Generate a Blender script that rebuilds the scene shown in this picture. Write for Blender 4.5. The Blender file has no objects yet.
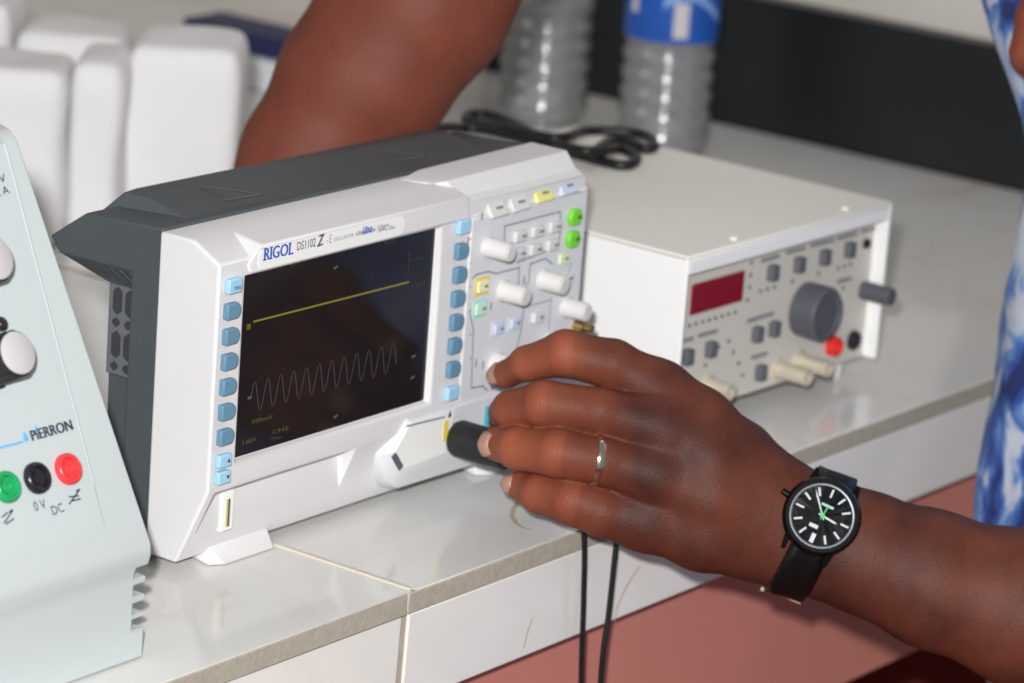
import bpy, bmesh, math, random
import numpy as np
from mathutils import Vector, Matrix
random.seed(7)
rng = np.random.default_rng(7)
S = bpy.context.scene
COL = S.collection
R_ = math.radians

# ------------------------------------------------------------------ camera
FPX, CX, CY = 3800.0, 512.0, 341.5
AZ, EL, RO = R_(54.1), R_(15.9), R_(4.3)
CAM = np.array([-1.2171, -1.0569, 0.5749])
fw = np.array([math.sin(AZ)*math.cos(EL), math.cos(AZ)*math.cos(EL), -math.sin(EL)])
rt = np.array([math.cos(AZ), -math.sin(AZ), 0.0])
up = np.cross(rt, fw)
rt2 = rt*math.cos(RO)+up*math.sin(RO)
up2 = -rt*math.sin(RO)+up*math.cos(RO)
cam = bpy.data.cameras.new('camera')
cam.sensor_fit = 'HORIZONTAL'; cam.sensor_width = 36.0
cam.lens = FPX*36.0/1024.0
cam.clip_start = 0.05; cam.clip_end = 50
cam.dof.use_dof = True; cam.dof.focus_distance = 1.655; cam.dof.aperture_fstop = 10.5
camo = bpy.data.objects.new('camera', cam); COL.objects.link(camo)
camo.matrix_world = Matrix(((rt2[0], up2[0], -fw[0], CAM[0]), (rt2[1], up2[1], -fw[1], CAM[1]),
                            (rt2[2], up2[2], -fw[2], CAM[2]), (0, 0, 0, 1)))
S.camera = camo

# ------------------------------------------------------------------ light and exposure
W = bpy.data.worlds.new('world'); S.world = W; W.use_nodes = True
bg = W.node_tree.nodes['Background']
bg.inputs['Color'].default_value = (1.0, 0.995, 0.985, 1)
bg.inputs['Strength'].default_value = 0.23
def area(name, loc, target, size, power, color=(1, 1, 1)):
    l = bpy.data.lights.new(name, 'AREA'); l.size = size; l.energy = power; l.color = color
    o = bpy.data.objects.new(name, l); COL.objects.link(o)
    o.location = loc
    o.rotation_euler = (Vector(target)-Vector(loc)).to_track_quat('-Z', 'Y').to_euler()
    return o
flash_pos = CAM + up2*0.085 - rt2*0.045 - fw*0.02
area('camera_flash', flash_pos, (0.2, -0.02, 0.05), 0.04, 39.0, (1.0, 0.995, 0.985))
area('right_side_fill', (0.88, 0.0, 1.4), (0.80, 0.0, 0.0), 0.6, 2.6, (1.0, 0.99, 0.97))  # unseen fill added to lift the right-hand tiles and generator top
area('bottle_edge_fill', (-2.0, 2.0, 1.0), (0.6, 0.3, 0.1), 1.2, 6.0, (0.96, 0.98, 1.0))  # unseen soft source added for highlights along the bottle edges
S.view_settings.view_transform = 'Standard'
S.view_settings.look = 'None'
S.view_settings.gamma = 1.0
S.view_settings.use_curve_mapping = False
S.view_settings.exposure = 0.0

# ------------------------------------------------------------------ pixel helpers
def ray(x, y):
    return rt2*((x-CX)/FPX) - up2*((y-CY)/FPX) + fw
def P(x, y, ax, val):
    d = ray(x, y); return CAM + d*((val-CAM[ax])/d[ax])
def PP(x, y, p0, n):
    d = ray(x, y); p0 = np.asarray(p0, float); n = np.asarray(n, float)
    return CAM + d*(((p0-CAM)@n)/(d@n))
def D(x, y, dep):
    return CAM + ray(x, y)*dep

# ------------------------------------------------------------------ materials
def lin(c):
    return tuple(((v/255)/12.92 if v/255 <= 0.04045 else ((v/255+0.055)/1.055)**2.4) for v in c)
MATS = {}
def mat(name, rgb, rough=0.45, metal=0.0, noise=0.0, scale=60, bump=0.0, bscale=200, spec=0.5, coat=0.0, emit=0.0, sss=0.0, trans=0.0, ior=1.45):
    if name in MATS: return MATS[name]
    m = bpy.data.materials.new(name); m.use_nodes = True
    nt = m.node_tree; b = nt.nodes['Principled BSDF']
    c = lin(rgb)
    b.inputs['Base Color'].default_value = (*c, 1)
    b.inputs['Roughness'].default_value = rough
    b.inputs['Metallic'].default_value = metal
    b.inputs['Specular IOR Level'].default_value = spec
    b.inputs['Coat Weight'].default_value = coat
    b.inputs['Transmission Weight'].default_value = trans
    b.inputs['IOR'].default_value = ior
    if sss:
        b.inputs['Subsurface Weight'].default_value = sss
        b.inputs['Subsurface Radius'].default_value = (0.006, 0.002, 0.001)
        b.inputs['Subsurface Scale'].default_value = 1.0
    if emit:
        b.inputs['Emission Color'].default_value = (*c, 1); b.inputs['Emission Strength'].default_value = emit
    tc = nt.nodes.new('ShaderNodeTexCoord')
    if noise:
        n = nt.nodes.new('ShaderNodeTexNoise'); n.inputs['Scale'].default_value = scale; n.inputs['Detail'].default_value = 5
        r = nt.nodes.new('ShaderNodeMapRange'); r.inputs['To Min'].default_value = 1-noise; r.inputs['To Max'].default_value = 1+noise
        mx = nt.nodes.new('ShaderNodeVectorMath'); mx.operation = 'SCALE'; mx.inputs[0].default_value = c
        nt.links.new(tc.outputs['Object'], n.inputs['Vector'])
        nt.links.new(n.outputs['Fac'], r.inputs['Value'])
        nt.links.new(r.outputs['Result'], mx.inputs['Scale'])
        nt.links.new(mx.outputs['Vector'], b.inputs['Base Color'])
    if bump:
        n2 = nt.nodes.new('ShaderNodeTexNoise'); n2.inputs['Scale'].default_value = bscale; n2.inputs['Detail'].default_value = 4
        bp = nt.nodes.new('ShaderNodeBump'); bp.inputs['Strength'].default_value = bump; bp.inputs['Distance'].default_value = 0.001
        nt.links.new(tc.outputs['Object'], n2.inputs['Vector'])
        nt.links.new(n2.outputs['Fac'], bp.inputs['Height']); nt.links.new(bp.outputs['Normal'], b.inputs['Normal'])
    MATS[name] = m
    return m

def tile_mat(name, base, vein, vs, amount):
    m = bpy.data.materials.new(name); m.use_nodes = True; nt = m.node_tree; b = nt.nodes['Principled BSDF']
    b.inputs['Roughness'].default_value = 0.11; b.inputs['Specular IOR Level'].default_value = 0.5
    tc = nt.nodes.new('ShaderNodeTexCoord')
    n = nt.nodes.new('ShaderNodeTexNoise'); n.inputs['Scale'].default_value = vs; n.inputs['Detail'].default_value = 6; n.inputs['Distortion'].default_value = 1.6
    cr = nt.nodes.new('ShaderNodeValToRGB')
    e = cr.color_ramp.elements
    e[0].position = 0.0; e[0].color = (*lin(base), 1); e[1].position = 1.0; e[1].color = (*lin(base), 1)
    for pos, col in ((0.44, base), (0.5, vein), (0.53, base)):
        k = e.new(pos); k.color = (*lin(col), 1)
    n3 = nt.nodes.new('ShaderNodeTexNoise'); n3.inputs['Scale'].default_value = vs*0.7; n3.inputs['Detail'].default_value = 2
    mp = nt.nodes.new('ShaderNodeMapRange'); mp.inputs['From Min'].default_value = 0.45; mp.inputs['From Max'].default_value = 0.75; mp.inputs['To Max'].default_value = amount
    mix = nt.nodes.new('ShaderNodeMix'); mix.data_type = 'RGBA'; mix.inputs['A'].default_value = (*lin(base), 1)
    nt.links.new(tc.outputs['Object'], n.inputs['Vector']); nt.links.new(tc.outputs['Object'], n3.inputs['Vector'])
    nt.links.new(n.outputs['Fac'], cr.inputs['Fac']); nt.links.new(n3.outputs['Fac'], mp.inputs['Value'])
    nt.links.new(mp.outputs['Result'], mix.inputs['Factor']); nt.links.new(cr.outputs['Color'], mix.inputs['B'])
    nt.links.new(mix.outputs['Result'], b.inputs['Base Color'])
    MATS[name] = m
    return m

def skin_mat(name, dark, mid):
    m = bpy.data.materials.new(name); m.use_nodes = True; nt = m.node_tree; b = nt.nodes['Principled BSDF']
    b.inputs['Roughness'].default_value = 0.55; b.inputs['Specular IOR Level'].default_value = 0.19
    b.inputs['Subsurface Weight'].default_value = 0.05
    b.inputs['Subsurface Radius'].default_value = (0.005, 0.0016, 0.0008)
    b.inputs['Subsurface Scale'].default_value = 1.0
    tc = nt.nodes.new('ShaderNodeTexCoord')
    n = nt.nodes.new('ShaderNodeTexNoise'); n.inputs['Scale'].default_value = 34; n.inputs['Detail'].default_value = 5
    at = nt.nodes.new('ShaderNodeAttribute'); at.attribute_name = 'skin_tone'
    ad = nt.nodes.new('ShaderNodeMath'); ad.operation = 'MULTIPLY_ADD'; ad.inputs[1].default_value = 0.55; ad.inputs[2].default_value = -0.275
    a2 = nt.nodes.new('ShaderNodeMath'); a2.operation = 'ADD'; a2.use_clamp = True
    mix = nt.nodes.new('ShaderNodeMix'); mix.data_type = 'RGBA'
    mix.inputs['A'].default_value = (*lin(dark), 1); mix.inputs['B'].default_value = (*lin(mid), 1)
    nt.links.new(tc.outputs['Object'], n.inputs['Vector'])
    nt.links.new(n.outputs['Fac'], ad.inputs[0]); nt.links.new(ad.outputs[0], a2.inputs[0]); nt.links.new(at.outputs['Fac'], a2.inputs[1])
    nt.links.new(a2.outputs[0], mix.inputs['Factor']); nt.links.new(mix.outputs['Result'], b.inputs['Base Color'])
    # fine pores and grain, plus transverse creases over the finger joints (ks: mm along the finger, kw: how near the joint)
    v = nt.nodes.new('ShaderNodeTexVoronoi'); v.inputs['Scale'].default_value = 700
    n4 = nt.nodes.new('ShaderNodeTexNoise'); n4.inputs['Scale'].default_value = 300; n4.inputs['Detail'].default_value = 5
    sm = nt.nodes.new('ShaderNodeMath'); sm.operation = 'ADD'
    ks = nt.nodes.new('ShaderNodeAttribute'); ks.attribute_name = 'ks'; kw = nt.nodes.new('ShaderNodeAttribute'); kw.attribute_name = 'kw'
    ph = nt.nodes.new('ShaderNodeMath'); ph.operation = 'MULTIPLY_ADD'; ph.inputs[1].default_value = 3.3
    wob = nt.nodes.new('ShaderNodeMath'); wob.operation = 'MULTIPLY'; wob.inputs[1].default_value = 8.0
    sn = nt.nodes.new('ShaderNodeMath'); sn.operation = 'SINE'
    pr = nt.nodes.new('ShaderNodeMath'); pr.operation = 'MULTIPLY'
    p2_ = nt.nodes.new('ShaderNodeMath'); p2_.operation = 'MULTIPLY'; p2_.inputs[1].default_value = 0.42
    s2 = nt.nodes.new('ShaderNodeMath'); s2.operation = 'ADD'
    bp = nt.nodes.new('ShaderNodeBump'); bp.inputs['Strength'].default_value = 0.30; bp.inputs['Distance'].default_value = 0.0004
    L = nt.links.new
    L(tc.outputs['Object'], v.inputs['Vector']); L(tc.outputs['Object'], n4.inputs['Vector'])
    L(v.outputs['Distance'], sm.inputs[0]); L(n4.outputs['Fac'], sm.inputs[1])
    L(n4.outputs['Fac'], wob.inputs[0]); L(ks.outputs['Fac'], ph.inputs[0]); L(wob.outputs[0], ph.inputs[2]); L(ph.outputs[0], sn.inputs[0])
    L(sn.outputs[0], pr.inputs[0]); L(kw.outputs['Fac'], pr.inputs[1]); L(pr.outputs[0], p2_.inputs[0])
    L(sm.outputs[0], s2.inputs[0]); L(p2_.outputs[0], s2.inputs[1])
    L(s2.outputs[0], bp.inputs['Height']); L(bp.outputs['Normal'], b.inputs['Normal'])
    MATS[name] = m
    return m

def shirt_mat():
    m = bpy.data.materials.new('tie_dye_cotton'); m.use_nodes = True; nt = m.node_tree; b = nt.nodes['Principled BSDF']
    b.inputs['Roughness'].default_value = 0.85
    tc = nt.nodes.new('ShaderNodeTexCoord')
    n = nt.nodes.new('ShaderNodeTexNoise'); n.inputs['Scale'].default_value = 21; n.inputs['Detail'].default_value = 4; n.inputs['Distortion'].default_value = 1.2
    cr = nt.nodes.new('ShaderNodeValToRGB'); e = cr.color_ramp.elements
    e[0].position = 0.34; e[0].color = (*lin((30, 48, 110)), 1); e[1].position = 0.66; e[1].color = (*lin((205, 212, 226)), 1)
    for pos, col in ((0.45, (58, 96, 176)), (0.52, (110, 150, 210)), (0.57, (190, 200, 220))):
        k = e.new(pos); k.color = (*lin(col), 1)
    nt.links.new(tc.outputs['Object'], n.inputs['Vector']); nt.links.new(n.outputs['Fac'], cr.inputs['Fac'])
    nt.links.new(cr.outputs['Color'], b.inputs['Base Color'])
    MATS['shirt'] = m
    return m

M_WHITE = mat('scope_white_plastic', (216, 215, 216), 0.42, noise=0.015, scale=90, bump=0.05, bscale=900)
M_PANEL = mat('scope_panel_plastic', (213, 214, 217), 0.45)
M_GREY = mat('dark_grey_plastic', (70, 76, 80), 0.55, noise=0.04, bump=0.08, bscale=700)
M_GREY2 = mat('vent_grey_plastic', (96, 100, 106), 0.5)
M_BLACK = mat('black_plastic', (22, 22, 24), 0.4)
M_RUBBER = mat('black_rubber', (26, 27, 30), 0.5, bump=0.06, bscale=500)
M_SCREEN = mat('screen_glass', (30, 27, 28), 0.14, spec=0.35)
M_TRACE = mat('yellow_trace', (116, 108, 40), 0.5, emit=0.22)
M_WAVE = mat('pale_trace', (84, 86, 84), 0.5, emit=0.06)
M_SCRTXT = mat('screen_green_text', (58, 70, 42), 0.5, emit=0.05)
M_SCRYEL = mat('screen_yellow_text', (92, 84, 30), 0.5, emit=0.05)
M_BLUEDK = mat('blue_button', (98, 138, 164), 0.4)
M_BLUELT = mat('light_blue_button', (158, 204, 230), 0.4)
M_BTN = mat('white_button', (213, 211, 210), 0.45)
M_GREEN = mat('green_button', (120, 212, 52), 0.35)
M_YELB = mat('yellow_button', (226, 226, 140), 0.4)
M_PBLUE = mat('pale_blue_button', (196, 208, 226), 0.4)
M_PGREEN = mat('pale_green_button', (196, 226, 204), 0.4)
M_YEL = mat('yellow_print', (224, 204, 96), 0.5)
M_CYAN = mat('cyan_print', (92, 184, 208), 0.5)
M_LABEL = mat('label_print_white', (234, 236, 234), 0.4)
M_BLUEINK = mat('blue_ink', (44, 92, 186), 0.5)
M_INK = mat('black_ink', (38, 40, 46), 0.5)
M_GREYINK = mat('grey_ink', (128, 132, 138), 0.5)
M_CYANINK = mat('light_blue_ink', (92, 176, 226), 0.5)
M_STEEL = mat('nickel_metal', (188, 184, 176), 0.25, metal=1.0)
M_BRASS = mat('brass_metal', (190, 160, 104), 0.3, metal=1.0)
M_PSU = mat('supply_grey_white_plastic', (190, 198, 199), 0.38, noise=0.012, scale=80, bump=0.05, bscale=800)
M_PSUP = mat('supply_panel_plastic', (188, 197, 198), 0.4)
M_CAP = mat('light_grey_cap', (190, 188, 188), 0.4)
M_JG = mat('green_socket', (30, 156, 92), 0.3)
M_JB = mat('black_socket', (34, 32, 38), 0.28)
M_JR = mat('red_socket', (226, 62, 66), 0.3)
M_FGW = mat('generator_white_metal', (244, 244, 243), 0.42)
M_FGT = mat('generator_top_paint', (243, 241, 232), 0.5, noise=0.01)
M_FGP = mat('generator_panel_plastic', (206, 202, 192), 0.5, noise=0.02)
M_REDD = mat('red_display', (128, 10, 30), 0.25, emit=0.05)
M_KNOBG = mat('slate_knob', (84, 86, 94), 0.45)
M_SWITCH = mat('grey_push_switch', (96, 98, 102), 0.5)
M_REDJ = mat('red_terminal', (222, 48, 44), 0.35)
M_TILE = tile_mat('counter_tile', (221, 220, 217), (204, 192, 174), 7.0, 0.7)
M_TILEF = tile_mat('counter_front_tile', (228, 226, 222), (196, 176, 140), 5.0, 0.8)
M_GROUT = mat('beige_grout', (170, 163, 150), 0.9, noise=0.2, scale=260, bump=0.35, bscale=600)
M_GROUTL = mat('pale_grout', (206, 198, 184), 0.85, noise=0.08, scale=160, bump=0.4, bscale=400)
M_RED = mat('red_painted_plaster', (194, 126, 114), 0.55, noise=0.05, scale=18, bump=0.1, bscale=120)
M_DKRED = mat('dark_red_paint', (132, 62, 56), 0.6, noise=0.06, scale=14)
M_CONC = mat('counter_concrete', (120, 110, 104), 0.9)
M_BLKST = mat('black_stone', (24, 26, 28), 0.32, noise=0.35, scale=14)
M_WALL = mat('grey_wall_paint', (206, 200, 192), 0.7, noise=0.04, scale=5)
M_FOAM = mat('white_foam', (228, 227, 228), 0.85, noise=0.015, scale=60, bump=0.5, bscale=130, sss=0.0)
M_NAVY = mat('navy_cover', (34, 38, 82), 0.55, noise=0.06)
M_PAPER = mat('white_paper', (222, 224, 228), 0.6)
M_CABLE = mat('black_cable', (20, 20, 22), 0.42)
def pet_mat():
    m = bpy.data.materials.new('clear_bottle_plastic'); m.use_nodes = True; nt = m.node_tree
    for n in list(nt.nodes): nt.nodes.remove(n)
    o = nt.nodes.new('ShaderNodeOutputMaterial'); t = nt.nodes.new('ShaderNodeBsdfTransparent'); t.inputs['Color'].default_value = (0.93, 0.95, 0.96, 1)
    d = nt.nodes.new('ShaderNodeBsdfTranslucent'); d.inputs['Color'].default_value = (0.85, 0.86, 0.88, 1)
    df = nt.nodes.new('ShaderNodeBsdfDiffuse'); df.inputs['Color'].default_value = (0.85, 0.86, 0.88, 1)
    gl = nt.nodes.new('ShaderNodeBsdfGlossy'); gl.inputs['Roughness'].default_value = 0.12
    lw = nt.nodes.new('ShaderNodeLayerWeight'); lw.inputs['Blend'].default_value = 0.55
    m1 = nt.nodes.new('ShaderNodeMixShader'); m1.inputs[0].default_value = 0.6
    m2 = nt.nodes.new('ShaderNodeMixShader'); m2.inputs[0].default_value = 0.40  # white diffuse share stands in for light refracted by the water
    m3 = nt.nodes.new('ShaderNodeMixShader')
    L = nt.links.new
    L(d.outputs[0], m1.inputs[1]); L(df.outputs[0], m1.inputs[2]); L(t.outputs[0], m2.inputs[1]); L(m1.outputs[0], m2.inputs[2])
    L(lw.outputs['Fresnel'], m3.inputs[0]); L(m2.outputs[0], m3.inputs[1]); L(gl.outputs[0], m3.inputs[2]); L(m3.outputs[0], o.inputs['Surface'])
    return m
M_PET = pet_mat()
M_BLUELB = mat('blue_bottle_label', (34, 88, 178), 0.35, noise=0.12, scale=30)
M_LBLB = mat('pale_label_print', (206, 200, 206), 0.4)
M_SKIN = skin_mat('brown_skin', (64, 32, 26), (158, 86, 61))
M_SKIN2 = skin_mat('deep_brown_skin', (84, 42, 34), (140, 76, 58))
M_NAIL = mat('fingernail', (172, 130, 112), 0.36, noise=0.04)
M_SHIRT = shirt_mat()
M_LEATH = mat('black_leather', (11, 11, 12), 0.34, bump=0.2, bscale=600, spec=0.3)
M_TAN = mat('tan_leather_lining', (204, 184, 146), 0.7)
M_WBLACK = mat('black_watch_metal', (18, 19, 22), 0.22, metal=0.6)
M_DIAL = mat('dark_dial', (40, 42, 46), 0.35)
M_LUME = mat('white_markers', (196, 200, 202), 0.3)
M_WGREEN = mat('green_hand', (40, 190, 96), 0.4)
M_WGLASS = mat('watch_chapter', (112, 116, 122), 0.35, metal=0.4)

# ------------------------------------------------------------------ mesh builder
class MB:
    def __init__(s): s.v = []; s.f = []
    def add(s, vs, fs):
        o = len(s.v); s.v += [tuple(map(float, p)) for p in vs]; s.f += [tuple(i+o for i in q) for q in fs]; return s
    def box(s, x0, x1, y0, y1, z0, z1):
        return s.add([(x0,y0,z0),(x1,y0,z0),(x1,y1,z0),(x0,y1,z0),(x0,y0,z1),(x1,y0,z1),(x1,y1,z1),(x0,y1,z1)],
                     [(0,3,2,1),(4,5,6,7),(0,1,5,4),(1,2,6,5),(2,3,7,6),(3,0,4,7)])
    def obox(s, c, ex, ey, ez, hx, hy, hz):
        c, ex, ey, ez = map(np.asarray, (c, ex, ey, ez)); vs = []
        for sz in (-1, 1):
            for sx, sy in ((-1,-1),(1,-1),(1,1),(-1,1)):
                vs.append(c+ex*hx*sx+ey*hy*sy+ez*hz*sz)
        return s.add(vs, [(0,3,2,1),(4,5,6,7),(0,1,5,4),(1,2,6,5),(2,3,7,6),(3,0,4,7)])
    def prism(s, poly, fn, a0, a1):
        n = len(poly)
        vs = [fn(p, a0) for p in poly]+[fn(p, a1) for p in poly]
        fs = [tuple(range(n)), tuple(reversed(range(n, 2*n)))]+[(i, i+n, (i+1) % n+n, (i+1) % n) for i in range(n)]
        return s.add(vs, fs)
    def xprism(s, poly, x0, x1): return s.prism(poly, lambda p, a: (a, p[0], p[1]), x0, x1)
    def zprism(s, poly, z0, z1): return s.prism(poly, lambda p, a: (p[0], p[1], a), z0, z1)
    def yprism(s, poly, y0, y1): return s.prism(poly, lambda p, a: (p[0], a, p[1]), y0, y1)
    def lathe(s, prof, c, axis, n=28, ref=None, caps=True, flute=None):
        c = np.asarray(c, float); a = np.asarray(axis, float); a = a/np.linalg.norm(a)
        r0 = np.array([0, 0, 1.0]) if abs(a[2]) < 0.9 else np.array([1.0, 0, 0])
        if ref is not None: r0 = np.asarray(ref, float)
        u = r0-a*(r0@a); u /= np.linalg.norm(u); w = np.cross(a, u)
        vs = []
        for r, h in prof:
            for i in range(n):
                t = 2*math.pi*i/n; rr = r
                if flute and r > flute[1]: rr = r*(1-flute[0]*(0.5+0.5*math.cos(flute[2]*t)))
                vs.append(c+a*h+(u*math.cos(t)+w*math.sin(t))*rr)
        fs = []
        m = len(prof)
        for k in range(m-1):
            for i in range(n):
                j = (i+1) % n
                fs.append((k*n+i, k*n+j, (k+1)*n+j, (k+1)*n+i))
        if caps:
            fs.append(tuple(reversed(range(n)))); fs.append(tuple((m-1)*n+i for i in range(n)))
        return s.add(vs, fs)
    def cyl(s, p0, p1, r, r1=None, n=20):
        p0 = np.asarray(p0, float); p1 = np.asarray(p1, float); L = np.linalg.norm(p1-p0)
        return s.lathe([(r, 0), (r if r1 is None else r1, L)], p0, p1-p0, n)
    def tube(s, path, r, n=10, closed=False):
        P_ = [np.asarray(p, float) for p in path]; m = len(P_); vs = []
        u = None
        for i in range(m):
            a = P_[(i+1) % m] if (closed or i < m-1) else P_[i]
            b = P_[i-1] if (closed or i > 0) else P_[i]
            t = a-b; t /= np.linalg.norm(t)+1e-12
            if u is None:
                u = np.cross(t, [0, 0, 1.0])
                if np.linalg.norm(u) < 1e-3: u = np.cross(t, [1.0, 0, 0])
            u = u-t*(u@t); u /= np.linalg.norm(u); w = np.cross(t, u)
            rr = r[i] if hasattr(r, '__len__') else r
            for k in range(n):
                q = 2*math.pi*k/n; vs.append(P_[i]+(u*math.cos(q)+w*math.sin(q))*rr)
        fs = []
        for i in range(m if closed else m-1):
            j = (i+1) % m
            for k in range(n):
                l = (k+1) % n; fs.append((i*n+k, i*n+l, j*n+l, j*n+k))
        if not closed:
            fs.append(tuple(reversed(range(n)))); fs.append(tuple((m-1)*n+k for k in range(n)))
        return s.add(vs, fs)
    def hull(s, pts):
        bm = bmesh.new()
        for p in pts: bm.verts.new(tuple(map(float, p)))
        bmesh.ops.convex_hull(bm, input=bm.verts)
        bm.verts.ensure_lookup_table(); bm.verts.index_update()
        s.add([tuple(v.co) for v in bm.verts], [tuple(v.index for v in f.verts) for f in bm.faces]); bm.free(); return s
    def grid(s, rows, closed_u=False):
        m = len(rows); n = len(rows[0]); vs = [p for r in rows for p in r]; fs = []
        for i in range(m-1):
            for k in range(n if closed_u else n-1):
                l = (k+1) % n; fs.append((i*n+k, i*n+l, (i+1)*n+l, (i+1)*n+k))
        return s.add(vs, fs)
    def mesh(s, name, material, smooth=35, recalc=True):
        me = bpy.data.meshes.new(name); me.from_pydata(s.v, [], s.f); me.validate()
        if recalc:
            bm = bmesh.new(); bm.from_mesh(me); bmesh.ops.recalc_face_normals(bm, faces=bm.faces); bm.to_mesh(me); bm.free()
        me.materials.append(material)
        me.polygons.foreach_set('use_smooth', [True]*len(me.polygons))
        if smooth < 180: me.set_sharp_from_angle(angle=R_(smooth))
        me.update()
        return me

ROOTINV = {}
def root_of(o):
    while o.parent is not None: o = o.parent
    return o
def link(name, me, parent=None, bevel=0, seg=2, loc=None):
    """a mesh whose vertices are in world space; below a root they are moved into the root's frame"""
    o = bpy.data.objects.new(name, me); COL.objects.link(o)
    if parent is not None:
        r = root_of(parent)
        if loc is None:
            if r.type == 'EMPTY' and not me.get('in_root'):
                off = Vector((0, 0, 0)); q_ = parent
                while q_.parent is not None: off += q_.location; q_ = q_.parent
                me.transform(Matrix.Translation(-off) @ ROOTINV[r.name]); me['in_root'] = 1
        else: o.location = loc
        o.parent = parent
    elif loc is not None: o.location = loc
    if bevel:
        b = o.modifiers.new('bevel', 'BEVEL'); b.width = bevel; b.segments = seg; b.limit_method = 'ANGLE'; b.angle_limit = R_(28)
        b.harden_normals = False
    return o
def obj(name, mb, material, parent=None, bevel=0, seg=2, smooth=35):
    return link(name, mb.mesh(name, material, smooth), parent, bevel, seg)
def tag(o, label=None, cat=None, group=None, kind=None):
    if label: o['label'] = label
    if cat: o['category'] = cat
    if group: o['group'] = group
    if kind: o['kind'] = kind
    return o
def thing(name, loc, label, cat, group=None, rotz=0.0):
    o = bpy.data.objects.new(name, None); COL.objects.link(o); o.empty_display_size = 0.02
    o.location = loc; o.rotation_euler = (0, 0, rotz)
    ROOTINV[o.name] = (Matrix.Translation(Vector(loc)) @ Matrix.Rotation(rotz, 4, 'Z')).inverted()
    return tag(o, label, cat, group)
def boolean_cut(mb, cutters, material, name):
    """carve boxes and prisms out of a solid, return the carved mesh"""
    o = bpy.data.objects.new('solid', mb.mesh('solid', material)); COL.objects.link(o)
    tmp = []
    for c in cutters:
        k = bpy.data.objects.new('cutter', c.mesh('cutter', material)); COL.objects.link(k); tmp.append(k)
        md = o.modifiers.new('b', 'BOOLEAN'); md.operation = 'DIFFERENCE'; md.object = k; md.solver = 'EXACT'
    bpy.context.view_layer.update()
    dg = bpy.context.evaluated_depsgraph_get()
    me = bpy.data.meshes.new_from_object(o.evaluated_get(dg))
    me.name = name
    for k in tmp+[o]:
        d = k.data; bpy.data.objects.remove(k); 
        if d.users == 0: bpy.data.meshes.remove(d)
    me.materials.clear(); me.materials.append(material)
    me.polygons.foreach_set('use_smooth', [True]*len(me.polygons)); me.set_sharp_from_angle(angle=R_(30))
    return me
def text_geom(s, shear=0.0, space=1.0):
    cu = bpy.data.curves.new('t', 'FONT'); cu.body = s; cu.resolution_u = 3; cu.shear = shear; cu.space_character = space
    o = bpy.data.objects.new('t', cu); COL.objects.link(o); bpy.context.view_layer.update()
    dg = bpy.context.evaluated_depsgraph_get(); me = bpy.data.meshes.new_from_object(o.evaluated_get(dg))
    v = np.array([tuple(q.co) for q in me.vertices]); f = [tuple(p.vertices) for p in me.polygons]
    bpy.data.objects.remove(o); bpy.data.meshes.remove(me); bpy.data.curves.remove(cu)
    return v, f
def lettering(s, p0, p1, height, nrm, material, parent, shear=0.0, bold=0.0, name='lettering', proud=0.0003, space=1.0, extra=None):
    """printed text whose baseline runs from p0 to p1 on a surface of normal nrm"""
    v, f = text_geom(s, shear, space)
    p0 = np.asarray(p0, float); p1 = np.asarray(p1, float); nrm = np.asarray(nrm, float)
    ex = p1-p0; L = np.linalg.norm(ex); ex = ex/L; ey = np.cross(nrm, ex); ey /= np.linalg.norm(ey)
    x0, x1 = v[:, 0].min(), v[:, 0].max(); y0, y1 = v[:, 1].min(), v[:, 1].max()
    m = MB()
    for dx in ((0,) if not bold else (-bold, bold)):
        m.add([p0+ex*((a[0]-x0)/(x1-x0)*L+dx)+ey*((a[1]-y0)/(y1-y0)*height)+nrm*(proud+(0.00003 if dx > 0 else 0)) for a in v], f)
    if extra:
        for (a, b, c, d) in extra:
            m.add([p0+ex*L*q[0]+ey*height*q[1]+nrm*proud*1.1 for q in ((a, c), (b, c), (b, d), (a, d))], [(0, 1, 2, 3)])
    me = m.mesh(name, material, 30, recalc=False)
    return link(name, me, parent)
def strip(pts, w, nrm, proud=0.00025):
    """thin printed line along pts on a surface of normal nrm"""
    nrm = np.asarray(nrm, float); m = MB()
    for a, b in zip(pts[:-1], pts[1:]):
        a = np.asarray(a, float); b = np.asarray(b, float); t = b-a; t /= np.linalg.norm(t)+1e-9
        e = np.cross(nrm, t)*w/2; a2 = a-t*w/2; b2 = b+t*w/2
        m.add([a2-e+nrm*proud, b2-e+nrm*proud, b2+e+nrm*proud, a2+e+nrm*proud], [(0, 1, 2, 3)])
    return m
def copy_tree(o, loc, parent=None):
    c = o.copy(); COL.objects.link(c); c.parent = parent
    if loc is not None: c.location = loc
    for ch in o.children: copy_tree(ch, None, c)
    return c

# ================================================================== setting
def structure(o, label=None): 
    o['kind'] = 'structure'
    if label: o['label'] = label
    return o
EDGE = -0.0885
XW = 0.98
fl = obj('floor', MB().box(-2.2, 3.0, -2.4, 2.6, -0.94, -0.90), M_DKRED); structure(fl, 'dark red floor below the counter')
wr = obj('wall_right', MB().box(XW+0.02, XW+0.14, -2.4, 2.6, -0.9, 1.7), M_WALL); structure(wr, 'pale grey wall above the black stone upstand')
wb = obj('wall_back', MB().box(-2.2, XW+0.02, 2.2, 2.3, -0.9, 1.7), M_WALL); structure(wb, 'pale wall far behind the counter')

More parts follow.
